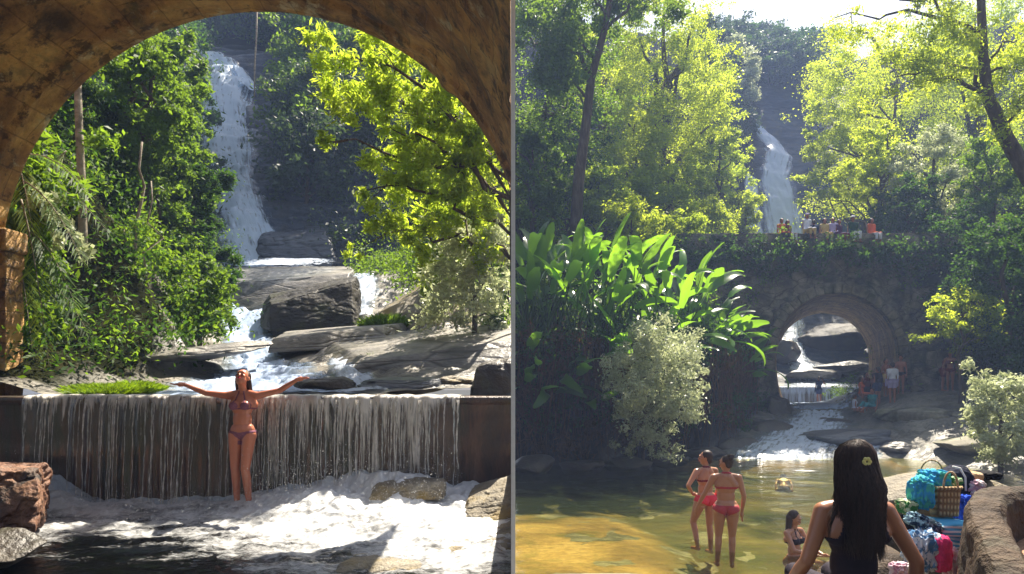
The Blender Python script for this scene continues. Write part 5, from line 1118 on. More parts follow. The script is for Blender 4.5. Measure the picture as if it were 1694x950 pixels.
def figure(loc, rz, label, skin='tan', voxel=.012, armL=None, armR=None, legL=None, legR=None, seat=None, head=(0, 0), garments=(), hairf=None, group=None, scale=1.0, lean=0.0, heavy=1.0, face=False, armr=1.0, bust=.05):
    """faces -y; L is the figure's part at -x. arms: (elbow, wrist, hand direction) ; legs: (knee, ankle, toe)"""
    root = empty('person', loc, rz, label, 'person', group); root.scale = (scale,)*3
    dz = 0 if seat is None else seat-.86
    def T(p): 
        p = Vector(p); p.z += dz
        if lean: c = Vector((0, 0, .9+dz)); p = c+Matrix.Rotation(lean, 3, 'X') @ (p-c)
        return p
    pr = Prims(); h = heavy
    EL = Matrix.Rotation(lean, 4, 'X')
    pr.ell(T((0, .005, .92)), (.155*h, .105*h, .11), EL); pr.ell(T((-.078*h, .045, .865)), (.088*h, .09*h, .095), EL); pr.ell(T((.078*h, .045, .865)), (.088*h, .09*h, .095), EL)
    pr.ell(T((0, 0, 1.05)), (.118*h, .085*h, .15), EL); pr.ell(T((0, .005, 1.21)), (.138*h, .095*h, .155), EL)
    for s_ in (-1, 1):
        if bust: pr.ell(T((s_*.066, -.078, 1.215)), (.056, bust, .055), EL)
        pr.cap(T((s_*.05, .015, 1.36)), T((s_*.155*h**.5, .01, 1.335)), .04, .046); pr.cap(T((s_*.03, .03, 1.33)), T((s_*.11, .04, 1.22)), .07, .06)
    pr.cap(T((0, .015, 1.34)), T((0, .0, 1.44)), .05, .046)
    hc = T((0, -.005, 1.535)); E = Matrix.Translation(hc) @ Matrix.Rotation(head[1], 4, 'Z') @ Matrix.Rotation(head[0], 4, 'X')
    def H(p): return E @ Vector(p)
    pr.cap(T((0, .0, 1.43)), H((0, .02, -.05)), .046, .05)
    pr.ell(H((0, .012, .02)), (.074, .092, .09), E); pr.ell(H((0, -.015, -.035)), (.060, .070, .075), E); pr.ell(H((0, -.045, -.085)), (.032, .030, .024), E)
    pr.cap(H((0, -.080, .018)), H((0, -.103, -.022)), .009, .013); pr.ell(H((0, -.082, .035)), (.05, .014, .012), E)
    pr.ell(H((0, -.082, -.052)), (.024, .012, .010), E)
    for s_ in (-1, 1): pr.ell(H((s_*.074, .012, -.005)), (.010, .018, .030), E); pr.ell(H((s_*.036, -.066, -.015)), (.022, .018, .02), E)
    for s_, arm in ((-1, armL), (1, armR)):
        sh = T((s_*.168*h**.5, .01, 1.325)); el, wr, hd = arm or ((s_*.21, .03, 1.06), (s_*.22, -.04, .83), (0, -.1, -1))
        el, wr = T(el), T(wr); pr.chain([sh, sh.lerp(el, .35), el], [.050*h*armr, .043*h*armr, .034*armr]); pr.chain([el, el.lerp(wr, .3), wr], [.034*armr, .035*armr, .022]); hand(pr, wr, hd, (s_*-.2, -1, .2), r=max(.0085, voxel*.75))
    sl = [] 
    for s_, leg in ((-1, legL), (1, legR)):
        hp = T((s_*.085*h, .0, .86)); kn, an, to = leg or (((s_*.085, -.01, .47), (s_*.08, .015, .08), (s_*.10, -.13, .025)) if seat is None else ((s_*.11, -.42, seat+.02), (s_*.11, -.40, seat-.38), (s_*.12, -.54, seat-.43)))
        kn, an, to = Vector(kn), Vector(an), Vector(to)
        pr.chain([hp, hp.lerp(kn, .4), kn], [.092*h, .078*h, .052]); pr.chain([kn, kn.lerp(an, .3)+Vector((0, .012, 0)), an], [.050, .052, .032]); pr.cap(an+Vector((0, .02, -.03)), to, .034, .026)
    body = pr.solid('body', SK[skin], root, voxel, 3 if voxel < .01 else 2)
    me = body.data; nv = len(me.vertices); co = np.empty(nv*3, np.float32); me.vertices.foreach_get('co', co); co = co.reshape(-1, 3); no = np.empty(nv*3, np.float32); me.vertices.foreach_get('normal', no); no = no.reshape(-1, 3)
    tc = co.copy()
    if lean:
        c = np.array([0, 0, .9+dz]); tc = (co-c) @ np.array(Matrix.Rotation(-lean, 3, 'X')).T+c
    tc[:, 2] -= dz
    polys = [list(p.vertices) for p in me.polygons]; pc = np.array([tc[p].mean(0) for p in polys]); 
    for (nm, pred, off, mt) in garments:
        msk = pred(pc[:, 0], pc[:, 1], pc[:, 2]); idx = np.nonzero(msk)[0]
        if len(idx) == 0: continue
        used = np.unique(np.concatenate([polys[i] for i in idx])); mp = {int(u): j for j, u in enumerate(used)}
        fs = [[mp[v] for v in polys[i]] for i in idx]; V = co[used]+no[used]*off
        g = mk(nm, V, fs, CL[mt], root, True); so = g.modifiers.new('s', 'SOLIDIFY'); so.thickness = off*.9; so.offset = -1
    if hairf: hairf(root, H, T, E, voxel)
    if face:
        for s_ in (-1, 1): Prims().ell(H((s_*.034, -.083, -.008)), (.013, .006, .006), E).mb.build('eye', CL['black'], root, True); Prims().cap(H((s_*.02, -.092, .03)), H((s_*.05, -.082, .03)), .004, .003).mb.build('eyebrow', HAIR, root, True)
        Prims().ell(H((0, -.094, -.053)), (.022, .006, .008), E).mb.build('mouth', CL['pink'], root, True)
    return root
def strands(mb, roots, path, n, r, rg, jitter):
    pass
def hair_short(root, H, T, E, voxel):
    pr = Prims(); pr.ell(H((0, .03, .035)), (.086, .092, .092), E); pr.ell(H((0, .07, -.02)), (.075, .05, .08), E); pr.solid('hair', HAIR, root, max(voxel, .009), 1)
def hair_long(root, H, T, E, voxel):
    pr = Prims(); pr.ell(H((0, .028, .035)), (.088, .09, .092), E); pr.cap(H((-.05, .065, 0)), T((-.06, .08, 1.25)), .05, .035); pr.cap(H((.05, .065, 0)), T((.06, .08, 1.25)), .05, .035); pr.cap(H((0, .08, 0)), T((0, .09, 1.22)), .05, .04)
    pr.cap(H((-.07, .03, .0)), T((-.09, .02, 1.33)), .03, .022); pr.cap(H((.07, .03, .0)), T((.09, .02, 1.33)), .03, .022); pr.solid('hair', HAIR, root, max(voxel, .009), 1)
def hair_back(root, H, T, E, voxel):      # falls behind a tilted head
    pr = Prims(); pr.ell(H((0, .035, .03)), (.088, .085, .095), E); pr.cap(H((-.06, .05, -.02)), T((-.075, .06, 1.36)), .036, .024); pr.cap(H((.06, .05, -.02)), T((.075, .06, 1.36)), .036, .024); pr.cap(H((0, .08, 0)), T((0, .1, 1.30)), .06, .05); pr.solid('hair', HAIR, root, .008, 1)
def hair_bun(root, H, T, E, voxel):
    pr = Prims(); pr.ell(H((0, .03, .035)), (.084, .088, .088), E); pr.ell(H((0, .05, -.02)), (.07, .05, .06), E); pr.ell(H((.0, .085, .10)), (.05, .05, .04), E); pr.ell(H((.03, .10, .07)), (.03, .035, .035), E)
    for i in range(9): a = i*.7; pr.cap(H((0, .085, .10)), H((.055*math.cos(a), .085+.055*math.sin(a), .12+.02*math.sin(i*2.1))), .008, .003)
    pr.solid('hair', HAIR, root, .008, 1)
# garments as regions of the body
ax = np.abs
def tri_top(x, y, z): return ((y < -.02) & (((ax(x)-.066)**2/.048**2+(z-1.21)**2/.043**2 < 1) | ((ax(z-1.178) < .007) & (ax(x) < .12)) | ((ax(ax(x)-(.066-.3*(z-1.24))) < .007) & (z > 1.23) & (z < 1.38)))) | ((ax(z-1.178) < .008) & (ax(x) < .16) & (y >= -.02))
def back_strap(x, y, z): return tri_top(x, y, z) | ((ax(z-1.185) < .016) & (ax(x) < .17) & (y > -.03)) | ((ax(z-1.40) < .012) & (ax(x) < .07))
def v_bottom(x, y, z): return (ax(x) < .19) & (((y < 0) & (z > .78) & (z < .885+.25*ax(x)) & (z > .80+1.0*ax(x)) ) | ((ax(z-(.885+.18*ax(x))) < .013)) | ((y > 0) & (z < .90+.1*ax(x)) & (z > .80+.55*ax(x))) | ((z < .80) & (z > .76) & (ax(x) < .03)))
def brief(x, y, z): return (ax(x) < .21) & (z < .955) & (z > .78+.75*ax(x)*(ax(x) > .04)*.6)
def shorts(x, y, z): return (ax(x) < .24) & (z < .98) & (z > .62)
def shirt(x, y, z): return (ax(x) < .21) & (z > .90) & (z < 1.385)
def tank(x, y, z): return (ax(x) < .185) & (z > .88) & (z < 1.37-.9*np.clip(ax(x)-.05, 0, 1)*(z > 1.25)) & ~((z > 1.33) & (ax(x) < .045))
# the bather at the weir
wx, wy = (403-847)/F*8.0*.0+LX(402, 7.72), 7.72
sc_ = 1.0
figure((LX(401, 7.70), 7.70, -1.55), 0, 'woman in a small bikini with arms spread wide against the water curtain', 'red', .0065,
   armL=((-.43, .02, 1.355), (-.66, -.05, 1.46), (-1, -.1, -.02)), armR=((.43, .02, 1.385), (.66, -.05, 1.515), (1, -.1, .22)),
   legL=((-.085, -.005, .47), (-.075, .03, .08), (-.10, -.11, .02)), legR=((.060, -.07, .47), (.085, -.02, .08), (.11, -.17, .02)),
   head=(-.55, .05), garments=[('bikini_top', tri_top, .004, 'print'), ('bikini_bottom', v_bottom, .004, 'print')], hairf=hair_back, face=True, scale=.985, heavy=.93)
# two standing in the pool
d = 10.8
figure((RX(1201, d), d, -3.14), R(180)-.15, 'woman seen from behind in a red print bikini standing knee deep in the pool', 'tan', .008,
   armL=((-.25, .03, 1.06), (-.23, -.03, .82), (0, -.1, -1)), armR=((.30, -.02, 1.08), (.40, -.10, .86), (.2, -.3, -1)), head=(.05, .9),
   legL=((-.09, -.02, .47), (-.08, .03, .08), (-.10, -.11, .03)), legR=((.10, -.03, .47), (.12, -.02, .08), (.13, -.16, .03)),
   garments=[('bikini_top', back_strap, .005, 'redprint'), ('bikini_bottom', lambda x, y, z: brief(x, y, z) & (z < .93), .005, 'redprint')], hairf=hair_bun, face=True, heavy=1.10, scale=1.11)
d = 11.6
figure((RX(1167, d), d, -3.14), R(180)+.35, 'woman in pink swimwear, hand on hip, standing left of the red print bikini', 'tan', .008,
   armR=((.36, .05, 1.12), (.22, -.04, .98), (-.8, -.2, -.2)), armL=((-.23, .02, 1.06), (-.22, -.06, .83), (0, -.1, -1)), head=(0, .9),
   legL=((-.09, -.02, .47), (-.08, .03, .08), (-.10, -.11, .03)), legR=((.12, -.16, .50), (.13, -.02, .14), (.14, -.16, .09)),
   garments=[('bikini_top', back_strap, .005, 'maroon'), ('swim_shorts', brief, .006, 'pink')], hairf=hair_short, face=True, heavy=1.08, scale=1.10)
# sitting in the water
d = 10.6
figure((RX(1314, d), d, -3.16), .55, 'girl with dark hair in a dark bikini sitting chest deep in the water', 'tan', .008, seat=.16,
   armL=((-.20, -.14, 1.10), (-.06, -.36, 1.06), (.6, -.8, .0)), armR=((.22, -.14, 1.08), (.16, -.38, 1.04), (.1, -1, 0)), head=(.28, .25),
   legL=((-.12, -.42, .22), (-.12, -.75, .05), (-.12, -.9, .1)), legR=((.12, -.42, .22), (.12, -.75, .05), (.12, -.9, .1)),
   garments=[('bikini_top', lambda x, y, z: tri_top(x, y, z) | ((y < 0) & (ax(x) < .13) & (z > 1.15) & (z < 1.24)), .006, 'black')], hairf=hair_long, face=True, scale=1.04)
# swimmer with only the head out
d = 18.8
figure((RX(1297, d), d, -4.12), R(160), 'dark haired swimmer with only the head above water', 'tan', .018, hairf=hair_short, lean=1.2, head=(.05, 0))
# the woman in the foreground, seen from behind
def hair_curtain(root, H, T, E, voxel):
    pr = Prims(); pr.ell(H((0, .02, .035)), (.092, .10, .095), E); pr.cap(H((0, .035, .02)), T((-.01, .095, 1.30)), .085, .075)
    pr.cap(H((-.03, .035, .0)), T((-.045, .10, 1.24)), .075, .05); pr.cap(H((.03, .035, .0)), T((.045, .10, 1.24)), .075, .05)
    pr.cap(T((-.03, .10, 1.24)), T((-.02, .095, 1.19)), .045, .02); pr.cap(T((.03, .10, 1.24)), T((.04, .095, 1.17)), .045, .02)
    base = pr.solid('hair_tmp', HAIR, None, .01, 3); me = base.data
    V0 = np.array([v.co[:] for v in me.vertices]); F0 = [list(p.vertices) for p in me.polygons]; bpy.data.objects.remove(base)
    mb = MB(); mb.add(V0, F0); rg = np.random.RandomState(6)
    top = H((0, .05, .125))
    for i in range(1500):
        a = rg.uniform(-.25, math.pi+.25); ce = H((.0, .02, .03)); w1 = .094+.01*rg.rand(); ph = rg.rand()*6.3; lg = .25+.24*rg.rand()
        p0 = top+Vector(rg.normal(size=3))*.008; p1 = ce+Vector((w1*math.cos(a), (.10+.005*rg.rand())*math.sin(a), .03)); 
        wv = .108*(.75+.4*rg.rand()); pts = [ce+Vector((w1*math.cos(a)*math.sin(q_), .02+(.10*math.sin(a)-.02)*math.sin(q_), .03+.104*math.cos(q_)))+Vector(rg.normal(size=3))*.0015 for q_ in (.08, .4, .8, 1.2, 1.57)]
        for t in (.25, .5, .75, 1):
            pts.append(Vector((ce.x+(w1+(wv-w1)*min(1, t*1.6))*math.cos(a)*(1-.15*t*t)+.022*math.sin(ph*.35+t*8)*t, ce.y+.02*t+(.10+.075*min(1, t*1.8))*max(-.1, math.sin(a))+.006*math.cos(ph+t*6), p1.z-lg*t)))
        mb.tube(pts, [.002, .0022, .0024, .0024, .0024, .0022, .002, .0016, .0008], 3, False)
    for i in range(70):                       # loose curls lying over the right shoulder
        ph = rg.rand()*6.3; p = H((.07, .07, -.02)); pts = []
        for t in np.linspace(0, 1, 9): pts.append(Vector((p.x+(.045+.075*t+.03*rg.rand()*0)+.018*math.sin(ph+t*9)*t, p.y+.04+.02*math.cos(ph+t*8)*t, p.z-(.26+.08*math.sin(ph))*t)))
        mb.tube(pts, [.0022*(1.1-t) for t in np.linspace(0, 1, 9)], 3, False)
    mb.build('hair', HAIR, root, True)
    fl = MB()
    for k in range(6):
        a = k*1.047; c = H((.015*math.cos(a)+.0, .128, .055+.015*math.sin(a))); fl.add(SV*np.array([.011, .005, .011])+np.array(c), SF)
    fl.build('flower_clip', plain('pale_yellow_petals', (.75, .72, .25), .5), root, True)
d = 3.02
FW = figure((RX(1412, d), d, -.34-1.645*.87), R(180)+.05, 'woman with long dark hair and black tank top sitting in the foreground', 'warm', .0085, seat=.86,
   armR=((.275, .05, 1.08), (.30, -.14, .88), (.0, -.8, -.5)), armL=((-.30, .06, 1.07), (-.34, -.02, .83), (-.0, -.2, -1)),
   head=(.05, .0), garments=[('tank_top', lambda x, y, z: (ax(x) < .17) & (z > .84) & (z < 1.40) & ~((y > 0) & (z > 1.20) & (ax(x) > .135-.42*(z-1.20))) & ~((z > 1.3) & (ax(x) > .085)) & ~((z > 1.36) & (ax(x) < .04)), .007, 'black'),
   ('shorts', lambda x, y, z: (z < .86) & (z > .70) & (ax(x) < .3), .007, 'blue')], hairf=hair_curtain, heavy=.98, armr=1.06, scale=.87)
# the groups at the arch and on the bridge
def small(px, py_feet, d, rz, label, skin, garments, hair=hair_short, vox=.02, zoff=None, **k):
    p = P(px, py_feet, d); z = float(zR(p.x, d)) if zoff is None else zoff
    return figure((p.x, d, z-.03 if zoff is None else zoff), rz, label, skin, vox, garments=garments, hairf=hair, **k)
ga = 'people gathered at the foot of the arch'
small(1355, 676, 39.2, R(180), 'distant bather in navy standing before the far weir', 'dusk', [('shirt', shirt, .012, 'blue'), ('shorts', shorts, .012, 'blue')], armL=((-.36, .0, 1.2), (-.25, -.05, 1.4), (.3, 0, 1)))
small(1433, 664, 30.5, .4, 'standing woman in a maroon top at the left of the arch group', 'dusk', [('top', shirt, .012, 'maroon'), ('shorts', shorts, .012, 'black')], hair_long, group=ga)
small(1445, 664, 30.8, 2.6, 'standing man with raised arm inside the arch', 'dusk', [('shorts', shorts, .012, 'maroon')], armR=((.3, -.1, 1.2), (.2, -.15, 1.45), (0, 0, 1)), group=ga, bust=0)
small(1452, 684, 28.2, R(200), 'person in a black shirt facing away in the middle of the arch group', 'dusk', [('shirt', shirt, .014, 'black'), ('shorts', shorts, .014, 'blue')], group=ga, bust=0)
small(1476, 684, 27.8, R(175), 'tall person in a white vest and lilac shorts with back turned', 'dusk', [('vest', shirt, .014, 'white'), ('shorts', shorts, .014, 'lilac')], group=ga, scale=1.05, bust=0)
small(1466, 680, 28.6, .3, 'bare chested man in yellow shorts behind the white vest', 'dusk', [('shorts', shorts, .014, 'yellow')], group=ga, bust=0)
small(1425, 672, 28.9, 1.0, 'person in orange sitting on the rock left of the black shirt', 'dusk', [('top', shirt, .014, 'orange')], hair_long, seat=.42, group=ga)
small(1443, 690, 27.4, -1.2, 'bather with bare legs stretched sitting on the wet rock in front', 'dusk', [('top', shirt, .014, 'teal')], seat=.30, group=ga, legL=((-.1, -.40, .5), (-.1, -.72, .2), (-.1, -.85, .2)), legR=((.1, -.40, .45), (.1, -.75, .15), (.1, -.9, .2)))
small(1490, 684, 28.3, -.6, 'bather in dark swimwear at the right end of the arch group', 'dusk', [('shorts', brief, .014, 'black')], group=ga, bust=0)
small(1414, 684, 28.0, 1.4, 'child in a white top crouching at the stream edge', 'dusk', [('top', shirt, .014, 'white')], seat=.35, scale=.75, group=ga)
gb = 'pair on top of the grey beach'
small(1572, 655, 27.5, -.5, 'bather in red bikini standing before the low dark wall', 'dusk', [('bikini', lambda x, y, z: brief(x, y, z) | ((z > 1.15) & (z < 1.28) & (ax(x) < .17)), .014, 'maroon')], hair_long, group=gb)
small(1560, 655, 27.8, .9, 'person in dark red clothes leaning at the low dark wall', 'dusk', [('top', shirt, .014, 'maroon'), ('shorts', shorts, .014, 'maroon')], lean=.3, group=gb)
def hat(root, H, T, E, voxel, mt='white'):
    hair_short(root, H, T, E, voxel); pr = Prims(); pr.ell(H((0, .01, .07)), (.16, .17, .012), E); pr.ell(H((0, .01, .10)), (.085, .09, .06), E); pr.mb.build('hat', CL[mt], root, True)
def capf(root, H, T, E, voxel):
    hair_short(root, H, T, E, voxel); pr = Prims(); pr.ell(H((0, .01, .08)), (.095, .10, .06), E); pr.ell(H((0, -.11, .07)), (.06, .07, .012), E); pr.mb.build('cap', CL['lilac'], root, True)
gc = 'people sitting along the bridge parapet'
for i, (px, lab, top, hf, sc, h) in enumerate([(1295, 'in an orange top at the left end of the parapet', 'orange', hair_short, 1, 0), (1305, 'in dark pink beside the orange one', 'maroon', hair_long, .95, -.05), (1337, 'in a white top and cap standing tallest', 'white', capf, 1.0, .35),
        (1348, 'in navy right of the tallest one', 'blue', hair_short, .95, -.05), (1366, 'in a yellow top with arms folded in the middle', 'yellow', hair_long, 1, 0), (1380, 'in a lilac top right of the yellow one', 'lilac', hair_short, 1, .05),
        (1390, 'in dark purple near the middle of the row', 'purple', hair_long, .95, .0), (1413, 'in dark green with a wide white hat', 'green', hat, 1.05, .05), (1444, 'in orange with a pale scarf at the right end', 'orange', hair_long, 1, 0)]):
    d = 29.15; p = P(px, 387, d)
    figure((p.x, d+.1, 6.15-.42+h*.3), [0.1, .4, .2, R(170), .1, -.3, .5, 0, .3][i], 'person '+lab, 'dusk', .022, seat=.42+max(0, h)*.3, garments=[('top', shirt, .016, top), ('shorts', lambda x, y, z: (z < .93) & (z > .6), .014, ['black', 'white', 'yellow', 'blue', 'yellow', 'purple', 'maroon', 'white', 'white'][i])], hairf=hf, group=gc, scale=sc*.95, bust=0)
# ================================================================== NEAR BANK AND BELONGINGS
MAT['near_rock'] = rocky('brown_near_rock', [(.018, .012, .008), (.045, .028, .017), (.085, .054, .032), (.14, .095, .06)], 2.6, .8, .8, stains=(.06, .05, .03), fine=9)
MAT['redsand'] = rocky('reddish_sand', [(.22, .11, .06), (.42, .25, .15), (.55, .36, .24)], 3.0, .9, .6, fine=18)
# ledge the belongings and the woman rest on
def nb(name, pts_c, size, seed, mat, label, **k): return boulder(name, pts_c, size, seed, mat, label, clipx=1, **k)
nb('boulder', (1.62, 3.02, -1.55), (.62, .42, .44), 201, 'near_rock', 'flat brown rock the foreground woman sits on', rough=.12, flatten=.7, sub=5)
# curved stone wall at the lower right
def curved_wall():
    xs = np.linspace(0, 1, 70); V = []; prof = []
    root = empty('low_stone_wall', (2.6, 3.6, -1.6), 0, 'curved brown stone wall at the lower right corner', 'wall')
    path = [(1.80, 2.3), (1.97, 2.6), (2.12, 2.9), (2.22, 3.12), (2.34, 3.30), (2.52, 3.42), (2.8, 3.47), (3.2, 3.49), (4.2, 3.5)]
    pa = np.array(path); s = np.concatenate([[0], np.cumsum(np.hypot(*np.diff(pa, axis=0).T))]); ss = np.linspace(0, s[-1], 150); px_ = np.interp(ss, s, pa[:, 0]); py_ = np.interp(ss, s, pa[:, 1])
    for _ in range(20): px_[1:-1] = (px_[:-2]+px_[1:-1]*2+px_[2:])/4; py_[1:-1] = (py_[:-2]+py_[1:-1]*2+py_[2:])/4
    tx, ty = np.gradient(px_), np.gradient(py_); l = np.hypot(tx, ty); nx, ny = -ty/l, tx/l
    topz = np.interp(ss, [0, .35, .65, .95, 1.2, s[-1]], [-.90, -.80, -.71, -.62, -.585, -.565])
    cs = [(-.11, -1.5), (-.10, -.35), (-.09, -.15), (-.08, -.05), (-.055, -.012), (0, .0), (.055, -.012), (.08, -.05), (.09, -.15), (.10, -.35), (.11, -1.5)]
    cs2 = []
    for a, b in zip(cs[:-1], cs[1:]):
        for t in np.linspace(0, 1, 7)[:-1]: cs2.append((a[0]+(b[0]-a[0])*t, a[1]+(b[1]-a[1])*t))
    cs2.append(cs[-1])
    for i in range(150):
        for (u, w_) in cs2:
            x, y, z = px_[i]+nx[i]*u, py_[i]+ny[i]*u, topz[i]+w_
            k = .030*float(fbm(x*3, y*3, z*3, 4))+.010*float(fbm(x*12, y*12, z*12, 2)); V.append((x+nx[i]*k*np.sign(u)-2.6, y+ny[i]*k*np.sign(u)-3.6, z+k*.7+1.6))
    mk('wall_body', V, grid_faces(150, len(cs2)), MAT['near_rock'], root, True); return root
curved_wall()
# sandy floor inside the wall
X = np.linspace(1.8, 4.6, 110); Y = np.linspace(2.2, 3.44, 70)
sheet('sand_floor', lambda x, y: -.845+.05*smooth(3.0, 3.4, y)+.05*fbm(x*2, y*2, 2)+.03*fbm(x*7, y*7, 3)-.6*smooth(0, .15, (2.03+.45*(y-2.7))-x), X, Y, 'redsand')
boulder('stone', (2.26, 2.98, -.82), (.05, .035, .03), 210, 'near_rock', 'small dark stone lying on the lit reddish sand', rough=.4, sub=3)
boulder('stone', (2.38, 2.95, -.82), (.03, .03, .02), 211, 'near_rock', 'tiny pebble right of the small dark stone', rough=.4, sub=3)
# rock under the belongings
nb('boulder', (2.22, 3.95, -1.42), (.42, .48, .50), 202, 'near_rock', 'brown rock ledge under the pile of bags and towels', rough=.10, flatten=.75, sub=5)
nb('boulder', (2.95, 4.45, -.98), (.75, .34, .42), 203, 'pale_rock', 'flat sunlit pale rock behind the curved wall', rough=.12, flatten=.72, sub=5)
# soft goods
def blob_cloth(name, loc, size, seed, mat, label, cat, rz=0, folds=6, amp=.24, parent=None, sq=.6, tilt=0):
    bm = bmesh.new(); bmesh.ops.create_icosphere(bm, subdivisions=5, radius=1); V = np.array([v.co[:] for v in bm.verts]); Fs = np.array([[v.index for v in f.verts] for f in bm.faces]); bm.free()
    V = np.sign(V)*np.abs(V)**sq; V /= np.abs(V).max()
    f = fbm(V[:, 0]*1.2+seed, V[:, 1]*1.2, V[:, 2]*.8, 3); w_ = np.sin((V[:, 0]*1.3+V[:, 2]*.9+1.6*f)*folds*1.3+seed); rdg = 1-np.abs(fbm(V[:, 0]*2.6, V[:, 1]*2.2+seed, V[:, 2]*1.4, 4))*4
    V = V*(1+amp*(.45*w_+.8*f+.5*rdg-.3))[:, None]; V *= np.array(size)
    E = np.array(Matrix.Rotation(rz, 3, 'Z') @ Matrix.Rotation(tilt, 3, 'Y')); V = V @ E.T
    o = mk(name, V, Fs, mat, parent, True); o.location = loc; return tag(o, label, cat) if label else o
def fabric(name, c, c2=None, stripes=None, sc=14, axis=(0, 0, 1)):
    m, n, out = M(name); v = coords(n); wv = noise(n, v, 160, 2)
    if stripes:
        w_ = N(n, 'ShaderNodeTexWave', {'Vector': N(n, 'ShaderNodeMapping', {'Vector': v, 'Rotation': axis}).outputs[0], 'Scale': stripes, 'Distortion': 1.0, 'Detail': 1.0}, bands_direction='Z').outputs[0]; f = ramp(n, w_, [(.42, 0.0), (.5, 1.0)])
    else: f = ramp(n, noise(n, v, sc, 3, .6, 1.0), [(.47, 0.0), (.53, 1.0)])
    col = mixc(n, f, c, c2 or [x*.8 for x in c]); bs = N(n, 'ShaderNodeBsdfPrincipled', {'Base Color': col, 'Roughness': .85, 'Specular IOR Level': .15, 'Normal': N(n, 'ShaderNodeBump', {'Height': wv, 'Strength': .3, 'Distance': .003}).outputs[0]})
    tr = N(n, 'ShaderNodeBsdfTranslucent', {'Color': col}); mx = N(n, 'ShaderNodeMixShader', {0: .18, 1: bs.outputs[0], 2: tr.outputs[0]}); n.links.new(mx.outputs[0], out.inputs[0]); return m
FB = {'teal': fabric('blue_green_print', (.06, .38, .70), (.10, .55, .50), sc=22), 'stripe': fabric('blue_white_stripe', (.75, .82, .9), (.10, .42, .70), stripes=13), 'bluewhite': fabric('blue_white_floral', (.70, .78, .88), (.10, .25, .48), sc=18),
      'pink': fabric('deep_pink_towel', (.75, .05, .20)), 'navy': fabric('dark_bag_canvas', (.02, .025, .05)), 'royal': fabric('royal_blue_plastic', (.03, .10, .65)), 'tan': fabric('tan_straw_cloth', (.45, .30, .16), (.6, .45, .3), sc=20), 'black': fabric('black_fabric', (.012, .012, .015)),
      'greenwhite': fabric('green_white_cloth', (.65, .72, .5), (.06, .25, .08), sc=16), 'lilacprint': fabric('pink_print_cloth', (.65, .40, .50), (.75, .68, .7), sc=22), 'darkprint': fabric('navy_white_print', (.03, .06, .12), (.35, .55, .65), sc=22)}
# basket with lid and rows of weave
m, n, out = M('woven_straw'); v = coords(n)
w1 = N(n, 'ShaderNodeTexWave', {'Vector': v, 'Scale': 9, 'Distortion': 1.2, 'Detail': 2}, bands_direction='Z').outputs[0]; w2 = N(n, 'ShaderNodeTexWave', {'Vector': v, 'Scale': 16, 'Distortion': .6}, bands_direction='X').outputs[0]
a = math_(n, 'MULTIPLY', w1, w2); col = ramp(n, a, [(.0, (.22, .12, .05)), (.5, (.50, .33, .16)), (1, (.68, .50, .28))]); bs = N(n, 'ShaderNodeBsdfPrincipled', {'Base Color': col, 'Roughness': .8, 'Normal': N(n, 'ShaderNodeBump', {'Height': a, 'Strength': .8, 'Distance': .01}).outputs[0]}); n.links.new(bs.outputs[0], out.inputs[0]); MAT['straw'] = m
def basket(loc, W, D, Hh, rz):
    root = empty('straw_basket', loc, rz, 'square woven straw beach bag standing in the middle of the belongings', 'basket'); V = []
    K = 48; rows = 20
    for j in range(rows+1):
        t = j/rows; s = .86+.14*t
        for i in range(K):
            a = 2*math.pi*i/K; c, sn = math.cos(a), math.sin(a); q = (abs(c)**5+abs(sn)**5)**(-1/5)
            r = 1+.012*math.sin(i*math.pi)*0+.010*(1 if (i+j) % 2 else -1); V.append((c*q*W/2*s*r, sn*q*D/2*s*r, Hh*t))
    Fs = [[j*K+i, j*K+(i+1) % K, (j+1)*K+(i+1) % K, (j+1)*K+i] for j in range(rows) for i in range(K)]; Fs.append(list(range(K))[::-1])
    b = mk('basket_body', V, Fs, MAT['straw'], root, True); so = b.modifiers.new('s', 'SOLIDIFY'); so.thickness = .012
    rim = MB(); pts = [Vector(V[rows*K+i % K]) for i in range(K+1)]; rim.tube(pts, .010, 6, False); rim.build('rim', MAT['straw'], root, True)
    for s_ in (-1, 1):
        h = MB(); h.tube([Vector((W*.28*math.cos(a), s_*D*.5, Hh+.09*math.sin(a))) for a in np.linspace(0, math.pi, 14)], .006, 6); h.build('handle', FB['tan'], root, True)
    return root
d = 3.75
p = P(1562, 852, d); basket((p.x, d, p.z), 42/F*d, .11, 46/F*d*1.02, .0)
def bc(name, px, py, d, wpx, hpx, dep, seed, mat, label, cat, **k):
    p = P(px, py, d); return blob_cloth(name, tuple(p), (wpx/F*d/2, dep, hpx/F*d/2), seed, FB[mat], label, cat, **k)
bc('beach_wrap', 1545, 793, 3.80, 40, 32, .07, 1, 'teal', 'blue green cloth bulging out of the straw bag', 'cloth')
bc('beach_wrap', 1523, 815, 3.72, 32, 50, .06, 2, 'teal', 'blue green cloth hanging left of the straw bag', 'cloth')
bc('towel', 1562, 872, 3.68, 78, 24, .11, 3, 'stripe', 'folded blue and white striped towel under the straw bag', 'towel', amp=.07, sq=.45)
bc('towel', 1580, 893, 3.72, 40, 20, .10, 13, 'stripe', 'second striped towel fold lower right of the first', 'towel', amp=.08, sq=.45)
bc('shirt', 1528, 866, 3.60, 54, 24, .06, 4, 'darkprint', 'crumpled navy and white printed shirt left of the striped towel', 'shirt', tilt=.4)
bc('beach_dress', 1524, 910, 3.52, 44, 66, .07, 5, 'bluewhite', 'light blue and white floral dress draped down the rock', 'dress', tilt=.15)
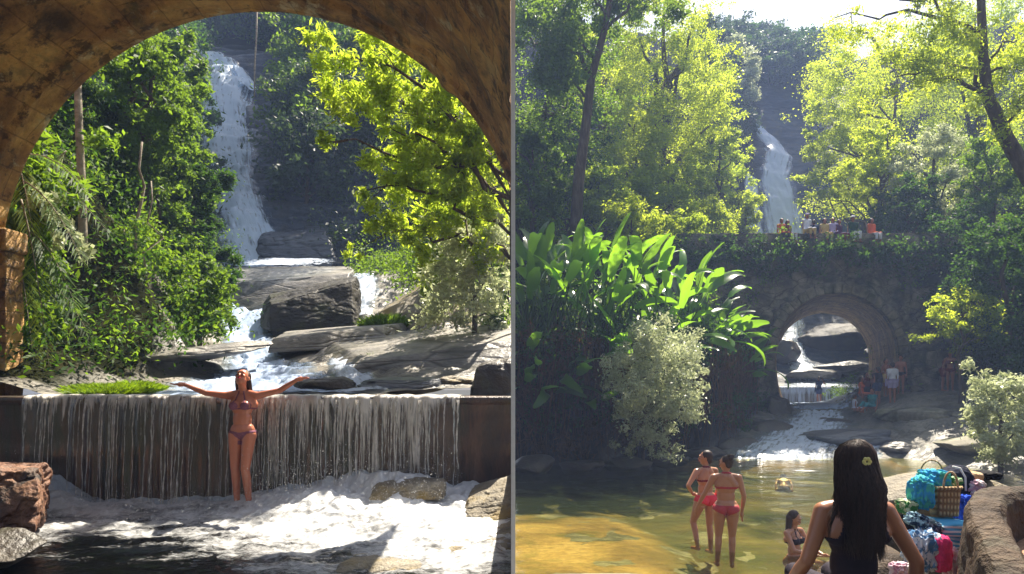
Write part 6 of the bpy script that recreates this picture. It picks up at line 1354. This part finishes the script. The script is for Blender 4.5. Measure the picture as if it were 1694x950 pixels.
bc('towel', 1554, 915, 3.50, 30, 60, .06, 6, 'pink', 'deep pink towel hanging beside the floral dress', 'towel', amp=.08)
bc('cloth_bundle', 1572, 932, 3.55, 22, 50, .05, 7, 'lilacprint', 'pale pink printed cloth right of the deep pink towel', 'cloth')
bc('cloth_bundle', 1490, 944, 3.30, 28, 26, .05, 8, 'lilacprint', 'pink and white printed bundle beside the arm of the foreground woman', 'cloth')
bc('plastic_bag', 1595, 840, 3.85, 28, 40, .06, 9, 'royal', 'royal blue plastic bag right of the straw bag', 'bag')
bc('backpack', 1585, 798, 4.05, 40, 54, .09, 10, 'navy', 'dark backpack with pale trim leaning behind the straw bag', 'backpack', amp=.06, tilt=-.45)
bc('straw_hat', 1608, 788, 4.1, 22, 16, .07, 11, 'tan', 'tan straw hat lying right of the dark backpack', 'hat', amp=.05)
bc('cloth_bundle', 1608, 806, 4.0, 26, 24, .07, 12, 'lilacprint', 'pink and white bundle under the tan hat', 'cloth')
bc('bag', 1632, 786, 4.25, 34, 14, .08, 14, 'black', 'black bag lying on the pale rock', 'bag', amp=.1)
bc('cloth_bundle', 1500, 838, 3.72, 26, 22, .05, 15, 'greenwhite', 'green and white cloth left of the blue green one', 'cloth')
bc('cloth_bundle', 1506, 862, 3.75, 22, 34, .05, 16, 'navy', 'dark bundle beneath the green and white cloth', 'cloth')
bc('cloth_bundle', 1575, 798, 3.78, 22, 18, .05, 17, 'greenwhite', 'green patterned cloth on the right rim of the straw bag', 'cloth')
mb = MB(); c = P(1543, 782, 3.85); mb.tube([c+Vector((18/F*3.85*math.cos(a), .01, 20/F*3.85*math.sin(a))) for a in np.linspace(-.4, math.pi+.3, 24)], .0045, 6)
tag(mb.build('hoop_handle', MAT['straw'], None, True), 'thin pale hoop arching above the blue green cloth', 'hoop')
mb = MB(); mb.tube([P(1576, 772, 3.95), P(1588, 775, 3.95), P(1597, 790, 3.95), P(1598, 812, 3.95)], .006, 6)
tag(mb.build('bag_strap', MAT['white'], None, True), 'pale strap running down the edge of the dark backpack', 'strap')
